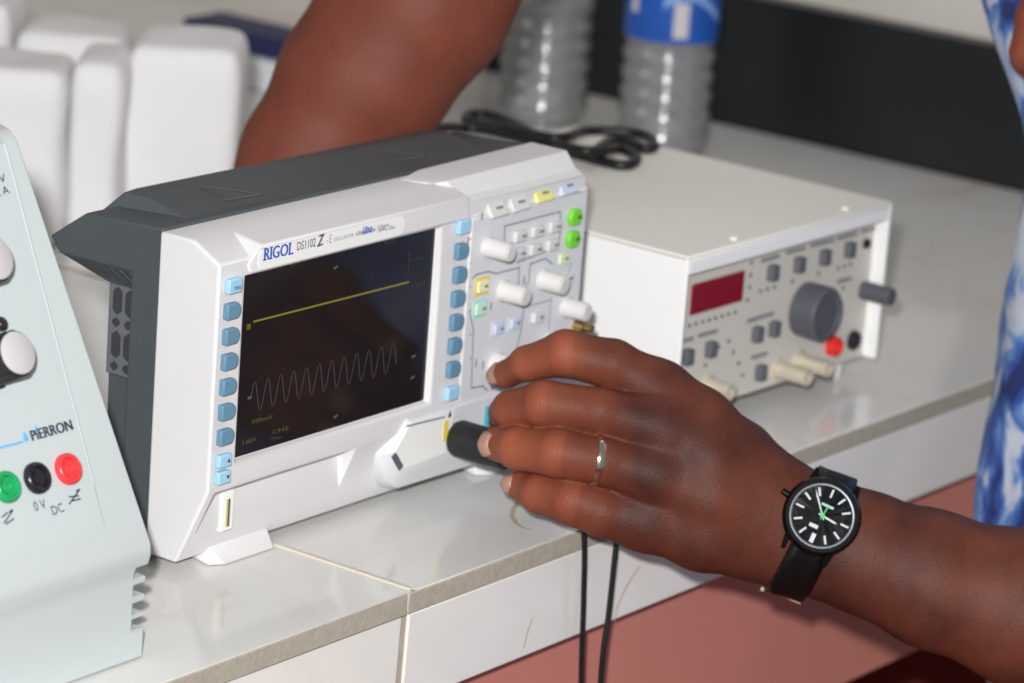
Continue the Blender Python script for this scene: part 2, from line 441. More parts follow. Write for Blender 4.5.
# the tiled counter
ct = thing('tiled_counter', (0.3, 0.4, -0.90), 'white marbled tile counter with beige edge strip carrying the instruments', 'counter')
obj('concrete_slab', MB().box(-0.4885, XW, EDGE+0.012, 1.62, -0.055, -0.009), M_CONC, ct)
xs = [-0.4885, -0.214, 0.0605, 0.335, XW]
ys = [EDGE-0.0005, 0.46, 1.01, 1.62]
g = 0.0024
shared = {}
for i in range(len(xs)-1):
    for j in range(len(ys)-1):
        w_, h_ = xs[i+1]-xs[i]-g, ys[j+1]-ys[j]-(g if j else g/2)
        key = (round(w_, 4), round(h_, 4))
        if key not in shared:
            me = MB().box(-w_/2, w_/2, -h_/2, h_/2, -0.009, 0).mesh('top_tile', M_TILE); shared[key] = me
        cx_, cy_ = (xs[i]+xs[i+1])/2, (ys[j]+ys[j+1])/2+(0 if j else -g/4)
        dz = random.uniform(-0.0004, 0.0)
        o = link('top_tile', shared[key], ct, 0.0006, 2, loc=Vector((cx_, cy_, dz))-Vector(ct.location))
# grout seams, slightly proud and pale like the photo's
for i in range(1, len(xs)-1):
    obj('grout_line', MB().box(xs[i]-0.0016, xs[i]+0.0016, ys[0]+0.002, 1.62, -0.008, 0.0004), M_GROUTL, ct, 0.0004)
for j in range(1, len(ys)-1):
    obj('grout_line', MB().box(-0.4885, XW, ys[j]-0.0013, ys[j]+0.0013, -0.008, 0.0001), M_GROUTL, ct)
# beige edge strip below the top tiles and the front tiles under it
fx = [-0.4885, -0.219, 0.0555, 0.3345, XW]
for i in range(len(fx)-1):
    obj('edge_strip', MB().box(fx[i]+0.0004, fx[i+1]-0.0004, EDGE-0.0010, EDGE+0.014, -0.0108, -0.0006), M_GROUT, ct, 0.0006)
    z1 = -0.0112
    fy = EDGE+random.uniform(-0.0006, 0.0006)
    m = MB().yprism([(fx[i]+0.001, -0.0545), (fx[i+1]-0.0035, -0.0545), (fx[i+1]-0.0022, z1), (fx[i]+0.0022, z1)], fy, fy+0.010)
    obj('front_tile', m, M_TILEF, ct, 0.0005)
    if i: obj('grout_line', MB().box(fx[i]-0.003, fx[i]+0.0022, EDGE+0.001, EDGE+0.010, -0.054, -0.011), M_GROUT, ct)
obj('red_fascia', MB().box(-0.4885, XW, -0.070, 0.03, -0.162, -0.0545), M_RED, ct, 0.001)
obj('cabinet_back', MB().box(-0.4885, XW, 0.45, 0.50, -0.90, -0.0545), M_DKRED, ct)
for x in (-0.4885, 0.20, 0.90): obj('support_pier', MB().box(x, x+0.08, -0.02, 0.45, -0.90, -0.162), M_DKRED, ct)
M_VEIN = mat('tan_tile_vein', (188, 170, 142), 0.4)
def vein(pxs, ax, val, w, n_):
    C_ = [P(x, y, ax, val) for x, y in pxs]; n_ = np.asarray(n_, float); ra, rb = [], []
    for i, c_ in enumerate(C_):
        t_ = C_[min(i+1, len(C_)-1)]-C_[max(i-1, 0)]; e_ = np.cross(n_, t_/np.linalg.norm(t_))
        h_ = w/2*(0.35+0.65*math.sin(math.pi*(i+0.5)/len(C_)))
        ra.append(c_-e_*h_+n_*0.0003); rb.append(c_+e_*h_+n_*0.0003)
    obj('tile_vein', MB().grid([ra, rb]), M_VEIN, ct)
vein([(528, 494), (519, 501), (513, 509), (512, 517), (516, 524), (523, 528), (532, 530)], 2, 0.0, 0.0022, (0, 0, 1.0))
vein([(640, 566), (632, 576), (624, 590), (617, 606), (614, 622)], 1, EDGE-0.0007, 0.0012, (0, -1.0, 0))
vein([(532, 618), (527, 632), (523, 648)], 1, EDGE-0.0007, 0.0010, (0, -1.0, 0))
up_ = obj('stone_upstand', MB().box(XW, XW+0.02, -0.35, 0.58, 0.0, 0.0935), M_BLKST, None, 0.002)
tag(up_, 'low black polished stone upstand along the far end of the counter', 'upstand')

# ================================================================== oscilloscope
YF = -0.019
NF = np.array([0, -1.0, 0])
def FP(x, y, off=0.0): return P(x, y, 1, YF-off)
sc = thing('oscilloscope', (0.133, 0.03, 0.0), 'white and dark grey bench oscilloscope with lit screen showing a sine wave', 'oscilloscope')
sx0, sx1, sz0, sz1 = 0.0155, 0.1538, 0.0526, 0.1374
shell = MB().xprism([(0.0165, 0.004), (-0.002, 0.004), (YF, 0.0415), (YF, 0.1455), (-0.0035, 0.1535), (0.0165, 0.1535)], -0.003, 0.269)
cut_screen = MB().hull([(sx0-0.0008, YF-0.002, sz0-0.0012), (sx1+0.0008, YF-0.002, sz0-0.0012), (sx1+0.0008, YF-0.002, sz1+0.0008), (sx0-0.0008, YF-0.002, sz1+0.0008),
                        (sx0, YF+0.0035, sz0), (sx1, YF+0.0035, sz0), (sx1, YF+0.0035, sz1), (sx0, YF+0.0035, sz1)])
# hollow under the front panel, between the left cheek and the input pod
cut_under = MB().hull([(0.0035, -0.03, 0.0398), (0.100, -0.03, 0.0398), (0.104, -0.03, 0.017), (0.0035, -0.03, 0.0150),
                       (0.0035, -0.0085, 0.0398), (0.100, -0.0085, 0.0398), (0.104, -0.0085, 0.0180), (0.0035, -0.0085, 0.0180)])
me = boolean_cut(shell, [cut_screen, cut_under], M_WHITE, 'bezel')
bez = link('bezel', me, sc, 0.0028, 3)
# raised brand band above the screen
band = MB().hull([(0.0165, YF-0.0012, 0.1392), (0.174, YF-0.0012, 0.1392), (0.172, YF-0.0012, 0.1502), (0.0235, YF-0.0012, 0.1508), (0.0150, YF-0.0004, 0.1430),
                  (0.0325, -0.0035, 0.1541), (0.174, -0.0035, 0.1542), (0.0225, -0.0035, 0.1534), (0.0185, -0.0035, 0.1392), (0.174, -0.0035, 0.1392)])
obj('brand_band', band, M_WHITE, sc, 0.0008)
def pill(x0, x1, z0, z1, y0, y1, rr, n=5):
    pts = []
    for cx, cz, a0 in ((x1-rr, z1-rr, 0), (x0+rr, z1-rr, 90), (x0+rr, z0+rr, 180), (x1-rr, z0+rr, 270)):
        for k in range(n): a = R_(a0+90*k/(n-1)); pts.append((cx+rr*math.cos(a), cz+rr*math.sin(a)))
    return MB().yprism(pts, y0, y1)
yb = YF-0.0012
lab = obj('brand_label', pill(0.0165+0.0045, 0.1235, 0.1398, 0.1487, yb-0.0004, yb+0.0005, 0.0035), M_LABEL, sc)
def BP(x, y): return P(x, y, 1, yb-0.0004)
def xmax(t_): return text_geom(t_)[0][:, 0].max()
def wid(t_): q_ = text_geom(t_)[0][:, 0]; return q_.max()-q_.min()
x0_ = text_geom('RIGOL')[0][:, 0].min(); Lw = xmax('RIGOL')-x0_
iR = (xmax('RI')-x0_)/Lw; iL = iR-wid('I')/Lw; l0 = 1-wid('L')/Lw; sf = 0.035
lettering('RIGOL', BP(263.5, 260.5), BP(292.5, 254.0), 0.0056, NF, M_BLUEINK, lab, bold=0.00022,
          extra=[(iL-sf, iR+sf, 0.0, 0.09), (iL-sf, iR+sf, 0.91, 1.0), (-sf, 0.10, 0.0, 0.09), (-sf, 0.05, 0.91, 1.0), (l0-sf, l0+0.07, 0.91, 1.0), (l0-sf, l0, 0.0, 0.09)])
lettering('DS1102', BP(296.5, 250.6), BP(315.0, 246.2), 0.0040, NF, M_INK, lab)
lettering('Z', BP(317.0, 246.8), BP(324.0, 243.8), 0.0050, NF, M_INK, lab, shear=0.45, bold=0.0004)
lettering('- E', BP(326.0, 243.6), BP(330.6, 242.6), 0.0038, NF, M_GREYINK, lab)
lettering('OSCILLOSCOPE', BP(333.0, 241.4), BP(353.0, 236.6), 0.0017, NF, M_GREYINK, lab)
lettering('UltraScope', BP(355.5, 237.0), BP(375.0, 232.2), 0.0026, NF, M_INK, lab, shear=0.3)
lettering('Ultra', BP(362.0, 234.6), BP(371.0, 231.4), 0.0036, NF, M_BLUEINK, lab, shear=0.4, bold=0.0003, proud=0.0005)
lettering('2 Channel', BP(377.0, 228.6), BP(388.0, 226.0), 0.0016, NF, M_INK, lab)
lettering('100MHz 1GSa/s', BP(377.5, 232.2), BP(394.5, 228.0), 0.0016, NF, M_INK, lab)

# screen with its traces
ysn = YF+0.0030
scr = obj('screen', MB().box(sx0-0.001, sx1+0.001, ysn, ysn+0.002, sz0-0.001, sz1+0.001), M_SCREEN, sc)
def SP(x, y): return P(x, y, 1, ysn)
obj('yellow_trace', strip([SP(253.5, 321.5), SP(408, 282.0)], 0.0009, NF), M_TRACE, scr)
a, b = SP(250, 397.5), SP(396, 356.5)
pts = []
ncy = 11.6
for i in range(240):
    t = i/239; p = a+(b-a)*t
    pts.append(p+np.array([0, 0, 0.0071*math.sin(2*math.pi*(ncy*t-0.02))]))
obj('sine_trace', strip(pts, 0.00042, NF, 0.0003), M_WAVE, scr)
for (x, y, x2, y2, h, s, mt) in [(262, 272.5, 271, 270.4, 0.0022, 'RIGOL', M_SCRTXT), (276, 269, 300, 263.4, 0.0018, 'T\'D', M_SCRTXT),
                                 (384, 244, 396, 241.2, 0.0018, '0.00V', M_SCRTXT), (246, 330, 250, 329, 0.0026, '1', M_SCRYEL),
                                 (251, 424, 272, 418.4, 0.0020, '500mV', M_SCRYEL), (272, 434, 288, 429.4, 0.0018, 'CH2', M_SCRYEL),
                                 (242, 445, 255, 441, 0.0020, '1.00V', M_SCRYEL), (270, 441, 281, 438, 0.0016, 'Time', M_SCRTXT),
                                 (410, 262, 422, 259, 0.0018, 'CH1', M_SCRTXT), (411, 288, 424, 284.5, 0.0018, 'DC', M_SCRTXT)]:
    lettering(s, SP(x, y), SP(x2, y2), h, NF, mt, scr)
obj('menu_divider', strip([SP(408.5, 252), SP(407, 276)], 0.0005, NF), M_SCRTXT, scr)
for (x, y) in ((412, 357), (411, 378), (248, 398), (334, 268), (334, 417)):
    obj('screen_marker', strip([SP(x, y), SP(x+2.5, y-1.5)], 0.0011, NF), M_WAVE, scr)

# soft keys
def dkey(w, h, d, round_right=True, n=8):
    pts = [(-w/2, -h/2), (w/2-h*0.38, -h/2)]
    if round_right:
        for k in range(1, n):
            a = -math.pi/2+math.pi*k/n; pts.append((w/2-h*0.38+h*0.38*math.cos(a), h/2*math.sin(a)))
    else: pts += [(w/2, -h/2), (w/2, h/2)]
    pts += [(w/2-h*0.38, h/2), (-w/2, h/2)]
    return MB().yprism(pts, -d, 0.0)
def put(me, name, p, parent=sc, bevel=0.0007, seg=2):
    return link(name, me, parent, bevel, seg, loc=Vector(tuple(p))-Vector(root_of(parent).location))
k_dark = dkey(0.0092, 0.0074, 0.0032).mesh('soft_key', M_BLUEDK)
k_lite = dkey(0.0088, 0.0068, 0.0032, False).mesh('menu_key', M_BLUELT)
k_arrow = dkey(0.0084, 0.0060, 0.0032, False).mesh('arrow_key', M_BLUELT)
xl = 0.0050
mk = put(k_lite, 'menu_key', (xl, YF, 0.1357))
lettering('MENU', FP(234.2, 290.4, .0034), FP(241.2, 288.6, .0034), 0.0018, NF, M_INK, mk)
for i in range(6): put(k_dark, 'soft_key', (xl, YF, 0.1243-0.01155*i))
for z, dr in ((0.0556, 1), (0.0478, -1)):
    k = put(k_arrow, 'arrow_key', (xl-0.0006, YF, z))
    obj('arrow_print', MB().add([(xl+0.0012-0.0011, YF-0.0034, z-0.0009*dr), (xl+0.0012+0.0011, YF-0.0034, z-0.0009*dr), (xl+0.0012, YF-0.0034, z+0.0011*dr)], [(0, 1, 2)]), M_INK, k)
k_dark2 = dkey(0.0088, 0.0078, 0.0032).mesh('soft_key', M_BLUEDK)
xr = 0.1688
put(k_lite, 'menu_key', (xr, YF, 0.1362))
for i in range(6): put(k_dark2, 'soft_key', (xr, YF, 0.1244-0.0116*i))
put(k_lite, 'menu_key', (xr, YF, 0.0544))

# control panel: raised slanted head with four keys and a flat field of knobs
NS = np.array([0, -(0.1565-0.1383), -0.0115+0.0]); NS = np.array([0, -0.0182, 0.0115]); NS /= np.linalg.norm(NS)
head = MB().hull([(0.170, -0.0082, 0.1556), (0.2655, -0.0082, 0.1568), (0.2700, YF-0.0009, 0.1385), (0.1795, YF-0.0009, 0.1392),
                  (0.1600, 0.012, 0.1536), (0.2655, 0.0135, 0.1568), (0.176, 0.0135, 0.1558), (0.1655, -0.0050, 0.1540), (0.1775, YF, 0.1385), (0.27, 0.0135, 0.1385), (0.179, 0.0135, 0.1385)])
obj('control_head', head, M_WHITE, sc, 0.0009)
cp = obj('control_panel', MB().yprism([(0.1765, 0.0485), (0.2692, 0.0485), (0.2695, 0.1384), (0.1868, 0.1384), (0.1765, 0.1384)], YF-0.0009, YF+0.003), M_PANEL, sc, 0.0006)
ypn = YF-0.0009
def CP(x, y, off=0.0): return P(x, y, 1, ypn-off)
def HP(x, y): return PP(x, y, (0.2, YF-0.0009, 0.1385), NS)
EXs = np.array([1.0, 0, 0]); EVs = np.cross(NS, EXs)*1.0
EVs = EVs if EVs[2] > 0 else -EVs
for (x, y, mt, nm) in ((495, 209.5, M_BTN, 'utility_key'), (517, 203.5, M_BTN, 'utility_key'), (541, 194.5, M_YELB, 'yellow_utility_key'), (565.5, 187.0, M_PBLUE, 'pale_blue_utility_key')):
    p = HP(x, y); 
    k = obj(nm, MB().obox(p+NS*0.0008, EXs, EVs, NS, 0.0066, 0.0042, 0.0013), mt, sc, 0.0007)
    obj('key_print', MB().obox(p+EXs*0.0012+NS*0.00225, EXs, EVs, NS, 0.0026, 0.0007, 0.0001), M_GREYINK, k)
    obj('key_caption', strip([p-EXs*0.004+EVs*0.0062, p+EXs*0.0036+EVs*0.0062], 0.0011, NS, 0.0003), M_GREYINK, sc)
M_CAPS = mat('knob_end_plastic', (206, 205, 204), 0.45)
# knobs
def knob(name, base, r, L, mt):
    base = np.asarray(base, float)
    m = MB().lathe([(r*1.08, 0.0), (r*1.08, L*0.1), (r, L*0.14), (r*0.95, L*0.93), (r*0.86, L)], base, NF, 36, flute=(0.05, r*0.9, 18))
    k = obj(name, m, mt, sc, 0, smooth=50)
    obj('knob_insert', MB().lathe([(r*0.70, 0), (r*0.64, 0.0005)], base+NF*L, NF, 28), M_CAPS, k)
    return k
for (x, y, r, L) in ((487.5, 247.0, 0.0048, 0.0140), (503.0, 290.8, 0.0050, 0.0138), (543.0, 280.0, 0.0050, 0.0130), (566.0, 307.0, 0.0049, 0.0130)):
    knob('knob', CP(x, y), r, L, M_BTN)
knob('knob', CP(496.0, 366.0), 0.0066, 0.0125, M_BTN)
knob('knob', CP(548.0, 345.0), 0.0055, 0.0130, M_BTN)
# keys on the field
kb = MB().box(-0.0042, 0.0042, -0.0026, 0.0, -0.0028, 0.0028).mesh('small_key', M_BTN)
for px in (((517.5, 235.5), (535, 230.8), (552.5, 226.2)), ((516.5, 253.0), (533, 248.8), (550.0, 244.4))):
    for q in px:
        k = put(kb, 'small_key', CP(*q)); c = CP(*q)
        obj('key_print', MB().box(c[0]+0.0002, c[0]+0.0038, c[1]-0.0029, c[1]-0.0026, c[2]-0.0006, c[2]+0.0006), M_GREYINK, k)
dk = MB().yprism([(-0.0052, 0), (-0.003, -0.0042), (0.003, -0.0042), (0.0052, 0), (0.003, 0.0042), (-0.003, 0.0042)], -0.003, 0).mesh('green_run_key', M_GREEN)
for q in ((572.5, 216.5), (570.5, 238.5)):
    k = put(dk, 'green_run_key', CP(*q)); c = CP(*q)
    obj('key_print', MB().box(c[0]+0.0005, c[0]+0.0032, c[1]-0.0033, c[1]-0.003, c[2]-0.0009, c[2]+0.0009), mat('dark_green_print', (52, 120, 30), 0.5), k)
def flat_key(name, px, w, h, mt, ring=None, d=0.0016):
    c = CP(*px)
    if ring: obj('key_surround', pill(c[0]-w/2-0.0015, c[0]+w/2+0.0015, c[2]-h/2-0.0015, c[2]+h/2+0.0015, c[1]-0.0004, c[1]+0.0002, 0.0012), ring, sc)
    k = obj(name, pill(c[0]-w/2, c[0]+w/2, c[2]-h/2, c[2]+h/2, c[1]-d, c[1]+0.0002, 0.0009), mt, sc, 0.0004)
    obj('key_print', MB().box(c[0]+0.0003, c[0]+w*0.38, c[1]-d-0.0002, c[1]-d, c[2]-0.0007, c[2]+0.0007), M_GREYINK, k)
flat_key('yellow_channel_key', (481.5, 286.0), 0.0080, 0.0058, mat('pale_yellow_key', (234, 230, 186), 0.4), M_YEL)
flat_key('green_channel_key', (479.5, 308.5), 0.0080, 0.0058, M_PGREEN, mat('teal_surround', (170, 216, 210), 0.5))
flat_key('math_key', (497.5, 328.5), 0.0070, 0.0052, M_PBLUE, mat('lilac_surround', (206, 208, 222), 0.5))
flat_key('ref_key', (514.0, 322.8), 0.0070, 0.0052, M_PBLUE, mat('lilac_surround', (206, 208, 222), 0.5))
flat_key('trigger_key', (536.0, 317.0), 0.0078, 0.0054, M_BTN, None, 0.0024)
flat_key('force_key', (563.0, 258.5), 0.0072, 0.0052, mat('pale_lime_key', (214, 230, 190), 0.4), None, 0.0012)
flat_key('mode_key', (567.0, 278.5), 0.0090, 0.0050, M_BTN, None, 0.0012)
# printed outlines of the control groups
def outline(pxs, mt=M_GREYINK, w=0.0007): obj('panel_outline', strip([CP(*q) for q in pxs], w, NF), mt, sc)
outline([(504, 247), (504.5, 226), (560, 211.5), (560, 232), (558, 246), (517, 262.5)])
outline([(472.5, 278), (476, 274.5), (488, 271.5), (496, 273.5), (519, 267.5), (518, 285)])
outline([(528, 283), (530, 264), (545, 258.5), (552, 264)])
outline([(526, 283), (521, 330), (516, 348)])
outline([(469.5, 312), (473, 330), (471, 388), (482, 386), (487, 390)])
outline([(551, 297), (548, 330)], w=0.0005)
outline([(571, 262), (568, 275)], w=0.0005)
outline([(528, 306), (550, 300)], w=0.0005)
for (x, y) in ((482, 213), (468, 238), (476, 360), (483, 362), (491, 303), (524, 277)):
    outline([(x, y), (x-0.5, y+6)], w=0.0010)
for i in range(6): outline([(469.5, 239+24*i-2*i*0.1), (470.5, 238.6+24*i)], mt=M_GREYINK, w=0.0006)
# gold test terminal under the lowest right knob
c = CP(576, 325)
obj('test_terminal', MB().lathe([(0.0032, 0), (0.0032, 0.006), (0.0022, 0.0065), (0.0022, 0.010)], c, NF, 18), M_BRASS, sc)

# input pod with sockets
pod_f = [(0.1370, 0.0472), (0.1250, 0.0335), (0.1330, 0.0250), (0.1420, 0.0215), (0.2690, 0.0220), (0.2690, 0.0472)]
pod_b = [(0.1350, 0.0485), (0.1200, 0.0330), (0.1290, 0.0180), (0.1385, 0.0120), (0.2690, 0.0100), (0.2690, 0.0485)]
obj('input_pod', MB().hull([(x, YF-0.0022, z) for x, z in pod_f]+[(x, YF+0.0035, z) for x, z in pod_b]+[(x, 0.004, max(z-0.004, 0.006)) for x, z in pod_b]), M_PANEL, sc, 0.0008)
ypd = YF-0.0022
plate = [(0.1372, 0.0465), (0.1258, 0.0337), (0.1360, 0.0240), (0.1660, 0.0250), (0.1720, 0.0465)]
pp_ = obj('pod_plate', MB().yprism(plate, ypd-0.0006, ypd+0.0005), M_LABEL, sc, 0.0003)
def DP(x, y): return P(x, y, 1, ypd-0.0006)
obj('pod_slit', MB().obox(DP(397.3, 461.5), (0.62, 0, -0.78), (0.78, 0, 0.62), NF, 0.0050, 0.0016, 0.0004), mat('slate_print', (86, 92, 104), 0.5), sc)
obj('warning_print', strip([DP(407, 426), DP(444, 417)], 0.0009, NF), M_GREYINK, sc)
obj('yellow_channel_mark', MB().obox(DP(445.3, 431)-NF*0.0, (1, 0, 0), (0, 0, 1), NF, 0.0019, 0.0052, 0.0003), M_YEL, sc, 0.0002)
obj('yellow_triangle_mark', MB().add([DP(447.8, 418), DP(451.5, 416.5), DP(450.4, 409.8)], [(0, 1, 2)]), M_YEL, sc)
obj('cyan_channel_mark', MB().obox(DP(486.5, 416)-NF*0.0, (1, 0, 0), (0, 0, 1), NF, 0.0016, 0.0050, 0.0003), M_CYAN, sc, 0.0002)
for (x, z) in ((0.1728, 0.0318), (0.2060, 0.0322), (0.2380, 0.0322)):
    s_ = obj('input_socket', MB().lathe([(0.0076, 0), (0.0076, 0.0015), (0.0056, 0.0018), (0.0048, 0.0025), (0.0048, 0.0110), (0.0040, 0.0112), (0.0036, 0.0060)], (x, ypd, z), NF, 24, caps=False), M_STEEL, sc)
    obj('socket_core', MB().lathe([(0.0034, 0), (0.0034, 0.009), (0.001, 0.0092), (0.001, 0.007)], (x, ypd, z), NF, 14), M_LABEL, s_)
# usb socket in the hollow
uy = -0.0105
ut, ub = P(227.5, 503, 1, -0.0095), P(226.5, 528, 1, -0.0095); ux = (ut[0]+ub[0])/2
us = obj('usb_socket', MB().box(ux-0.0040, ux+0.0040, -0.0098, -0.0060, ub[2]-0.0012, 0.0398), M_LABEL, sc, 0.0005)
obj('usb_slot', MB().box(ux-0.0014, ux+0.0014, -0.0102, -0.0095, ub[2]+0.0008, ut[2]+0.002), mat('usb_ivory', (196, 184, 142), 0.5), us)
obj('usb_contact', MB().box(ux-0.0002, ux+0.0005, -0.0104, -0.0100, ub[2]+0.0012, ut[2]+0.002), M_INK, us)
# feet folded out below the front
for x0 in (0.0175, 0.215):
    obj('foot', MB().hull([(x0, -0.0035, 0.0075), (x0+0.040, -0.0035, 0.0075), (x0, 0.020, 0.005), (x0+0.040, 0.020, 0.005),
                           (x0+0.004, -0.0105, 0.0001), (x0+0.038, -0.0105, 0.0001), (x0-0.003, -0.0060, 0.0001), (x0+0.043, -0.0060, 0.0001), (x0, 0.008, 0.0001), (x0+0.04, 0.008, 0.0001)]), M_WHITE, sc, 0.0005)
# dark grey rear housing
XR0, XR1 = -0.0015, 0.2675
rear = MB()
rear.xprism([(0.0160, 0.0045), (0.0335, 0.0045), (0.0335, 0.1310), (0.0770, 0.1300), (0.0834, 0.1372), (0.0620, 0.1522), (0.0160, 0.1545)], XR0, XR1)
rearo = obj('rear_housing', rear, M_GREY, sc, 0.0010)
obj('rear_core', MB().xprism([(0.033, 0.0045), (0.0600, 0.0045), (0.0615, 0.1310), (0.033, 0.1320)], 0.0160, 0.2520), M_GREY, sc, 0.0015)
hp = MB().hull([(0.022, 0.021, 0.1535), (0.243, 0.021, 0.1535), (0.016, 0.0700, 0.1480), (0.250, 0.0700, 0.1480),
                (0.024, 0.046, 0.1585), (0.242, 0.046, 0.1580), (0.022, 0.0610, 0.1585), (0.246, 0.0570, 0.1575), (0.035, 0.0665, 0.157), (0.235, 0.0640, 0.156)])
hn = obj('carry_handle', hp, M_GREY, sc, 0.0010)
# thin pale strips along the handle seams
for pl in ([(200, 186), (262, 194), (224, 200)], [(380, 150), (425, 156), (398, 160.5)]):
    obj('handle_seam', strip([P(x, y, 2, 0.1590) for x, y in pl], 0.0011, (0, 0, 1.0), 0.0001), mat('pale_grey_plastic', (104, 106, 110), 0.5), hn)
# vents on the left flank under the roof
vp = obj('vent_panel', MB().box(0.0125, 0.0162, 0.0345, 0.0590, 0.0760, 0.1190), M_GREY2, sc, 0.0006)
obj('roof_soffit', MB().hull([(-0.001, 0.0340, 0.1312), (-0.001, 0.0760, 0.1302), (0.0165, 0.0340, 0.1312), (0.0165, 0.0760, 0.1302), (0.0120, 0.0340, 0.1185), (0.0165, 0.0340, 0.1185), (0.0120, 0.0590, 0.1185), (0.0165, 0.0590, 0.1185)]), M_GREY, sc, 0.0004)
hexm = {}
def slot(w, h, dx):
    pts = [(-w/2, -h/2+w*0.4), (0, -h/2), (w/2, -h/2+w*0.4), (w/2, h/2-w*0.4), (0, h/2), (-w/2, h/2-w*0.4)]
    return MB().prism(pts, lambda p, a: (a, p[0], p[1]), -dx, 0.0004)
M_SLOT = mat('vent_hole_grey', (52, 55, 60), 0.6)
for (w, h) in ((0.0052, 0.0130), (0.0042, 0.0046)):
    hexm[h] = slot(w, h, 0.0005).mesh('vent_slot', M_SLOT)
for ci in range(3):
    y = 0.0385+0.0074*ci
    for rj in range(2):
        z = 0.1110-0.0205*rj
        put(hexm[0.0130], 'vent_slot', (0.0125, y, z), vp, 0)
        put(hexm[0.0046], 'vent_slot', (0.0125, y+0.0005, z-0.0102), vp, 0)
for i in range(7):
    t = i/6
    obj('roof_rib', MB().tube([(0.0005, 0.036+0.036*t, 0.1300), (0.0122, 0.035+0.0225*t, 0.1188)], 0.0006, 6), M_GREY2, sc)

# ================================================================== power supply
PX = -0.0918
ps = thing('power_supply', (-0.21, 0.03, 0.0), 'pale grey sloping power supply with green, black and red sockets', 'power supply')
A0 = np.array([PX, -0.0658, 0.0512]); A1 = np.array([PX, 0.0190, 0.2065])
SL = (A1-A0)/np.linalg.norm(A1-A0); NP = np.array([0, -SL[2], SL[1]])
prof = [(-0.0640, 0.0), (-0.0640, 0.038), (-0.0662, 0.0465), (A0[1], A0[2]), (A1[1], A1[2]), (0.0235, 0.2105), (0.032, 0.2125), (0.125, 0.2080), (0.130, 0.0)]
XL = -0.335
vents = [MB().box(PX-0.0075, PX+0.01, -0.08, -0.015, z, z+0.0048) for z in (0.0365, 0.0285, 0.0205, 0.0135)]
me = boolean_cut(MB().xprism(prof, XL, PX), vents, M_PSU, 'casing')
link('casing', me, ps, 0.0022, 3)
for z in (0.0365, 0.0285, 0.0205, 0.0135):
    obj('vent_louvre', MB().box(PX-0.0075, PX-0.0070, -0.060, -0.016, z, z+0.0048), mat('louvre_shadow_grey', (150, 156, 160), 0.6), ps)
NPn = NP/np.linalg.norm(NP)
def SPn(x, y, off=0.0): return PP(x, y, A0+NPn*off, NPn)
# raised front panel with its bright edge ridge
ridge_px = [(4, 150), (102, 519)]
r0, r1 = SPn(3, 144), SPn(101.5, 519)
lo, hi = (r1-A0)@SL, (r0-A0)@SL
def onslope(x, s, off): return np.array([x, A0[1], A0[2]])+SL*s+NPn*off
pan = MB().hull([onslope(r1[0], lo+0.004, 0.0012), onslope(XL+0.012, lo+0.004, 0.0012), onslope(r0[0], hi, 0.0012), onslope(XL+0.012, hi, 0.0012),
                 onslope(r1[0]+0.0006, lo-0.010, -0.0008), onslope(XL+0.011, lo-0.010, -0.0008), onslope(r0[0]+0.0006, hi+0.0030, -0.001), onslope(XL+0.011, hi+0.0030, -0.001)])
obj('control_plate', pan, M_PSUP, ps, 0.0004)
obj('edge_ridge', MB().tube([onslope(r1[0], lo, -0.0006), onslope(r1[0]+(r0[0]-r1[0])*0.1, lo+(hi-lo)*0.1, 0.0002), onslope(r0[0], hi, 0.0004)], [0.0006, 0.0011, 0.0011], 8), M_PSU, ps)
OFP = 0.0013
def LP(x, y, off=0.0): return SPn(x, y, OFP+off)
def psu_knob(cap_px):
    L = 0.0185
    c = SPn(*cap_px, OFP+L)
    base = c-NPn*L
    k = obj('control_knob', MB().lathe([(0.0112, 0), (0.0112, 0.002), (0.0104, 0.0025), (0.0102, L-0.001), (0.0094, L)], base, NPn, 40, flute=(0.07, 0.0098, 12)), M_RUBBER, ps, smooth=40)
    obj('knob_cap', MB().lathe([(0.0089, 0), (0.0089, 0.0006), (0.0080, 0.0011)], c, NPn, 36), M_CAP, k)
psu_knob((17.5, 353.0)); psu_knob((-4.5, 258.5))
obj('indicator_lamp', MB().lathe([(0.0030, 0), (0.0030, 0.002), (0.0018, 0.0030)], LP(-0.5, 325), NPn, 16), M_JB, ps)
for (px, mt, nm) in (((5.5, 487.5), M_JG, 'green_socket'), ((36, 478.5), M_JB, 'black_socket'), ((67, 469.5), M_JR, 'red_socket'), ((-28, 497), M_JB, 'black_socket')):
    b_ = LP(*px)
    obj(nm, MB().lathe([(0.0067, -0.001), (0.0067, 0.0012), (0.0063, 0.0024), (0.0055, 0.0029), (0.0046, 0.0026), (0.0040, 0.0010), (0.0030, 0.0008), (0.0028, 0.0018), (0.0020, 0.0020), (0.0014, 0.0010), (0.0008, 0.0009)], b_, NPn, 36), mt, ps, smooth=40)
lettering('PiERRON', LP(32.5, 441.2), LP(73.0, 429.8), 0.0044, NPn, mat('navy_ink', (48, 52, 72), 0.5), ps, bold=0.00025)
for (x, y, s_) in ((26.0, 438.0, 0.72), (37.0, 429.6, 0.5)):
    c = LP(x, y, 0.0003); pts = []
    for k in range(14):
        a = 2*math.pi*k/14; rr = 0.0021*s_
        vx, vy = rr*math.sin(a), -rr*math.cos(a)
        if vy > 0: vx *= (1-vy/rr)**0.7 if vy < rr else 0; vy *= 2.0
        pts.append(c+np.array([1.0, 0, 0])*vx+SL*vy)
    obj('drop_emblem', MB().add(pts, [tuple(range(14))]), M_CYANINK, ps)
obj('blue_rule', strip([LP(-30, 455.5), LP(22, 442.0)], 0.0009, NPn), M_CYANINK, ps)
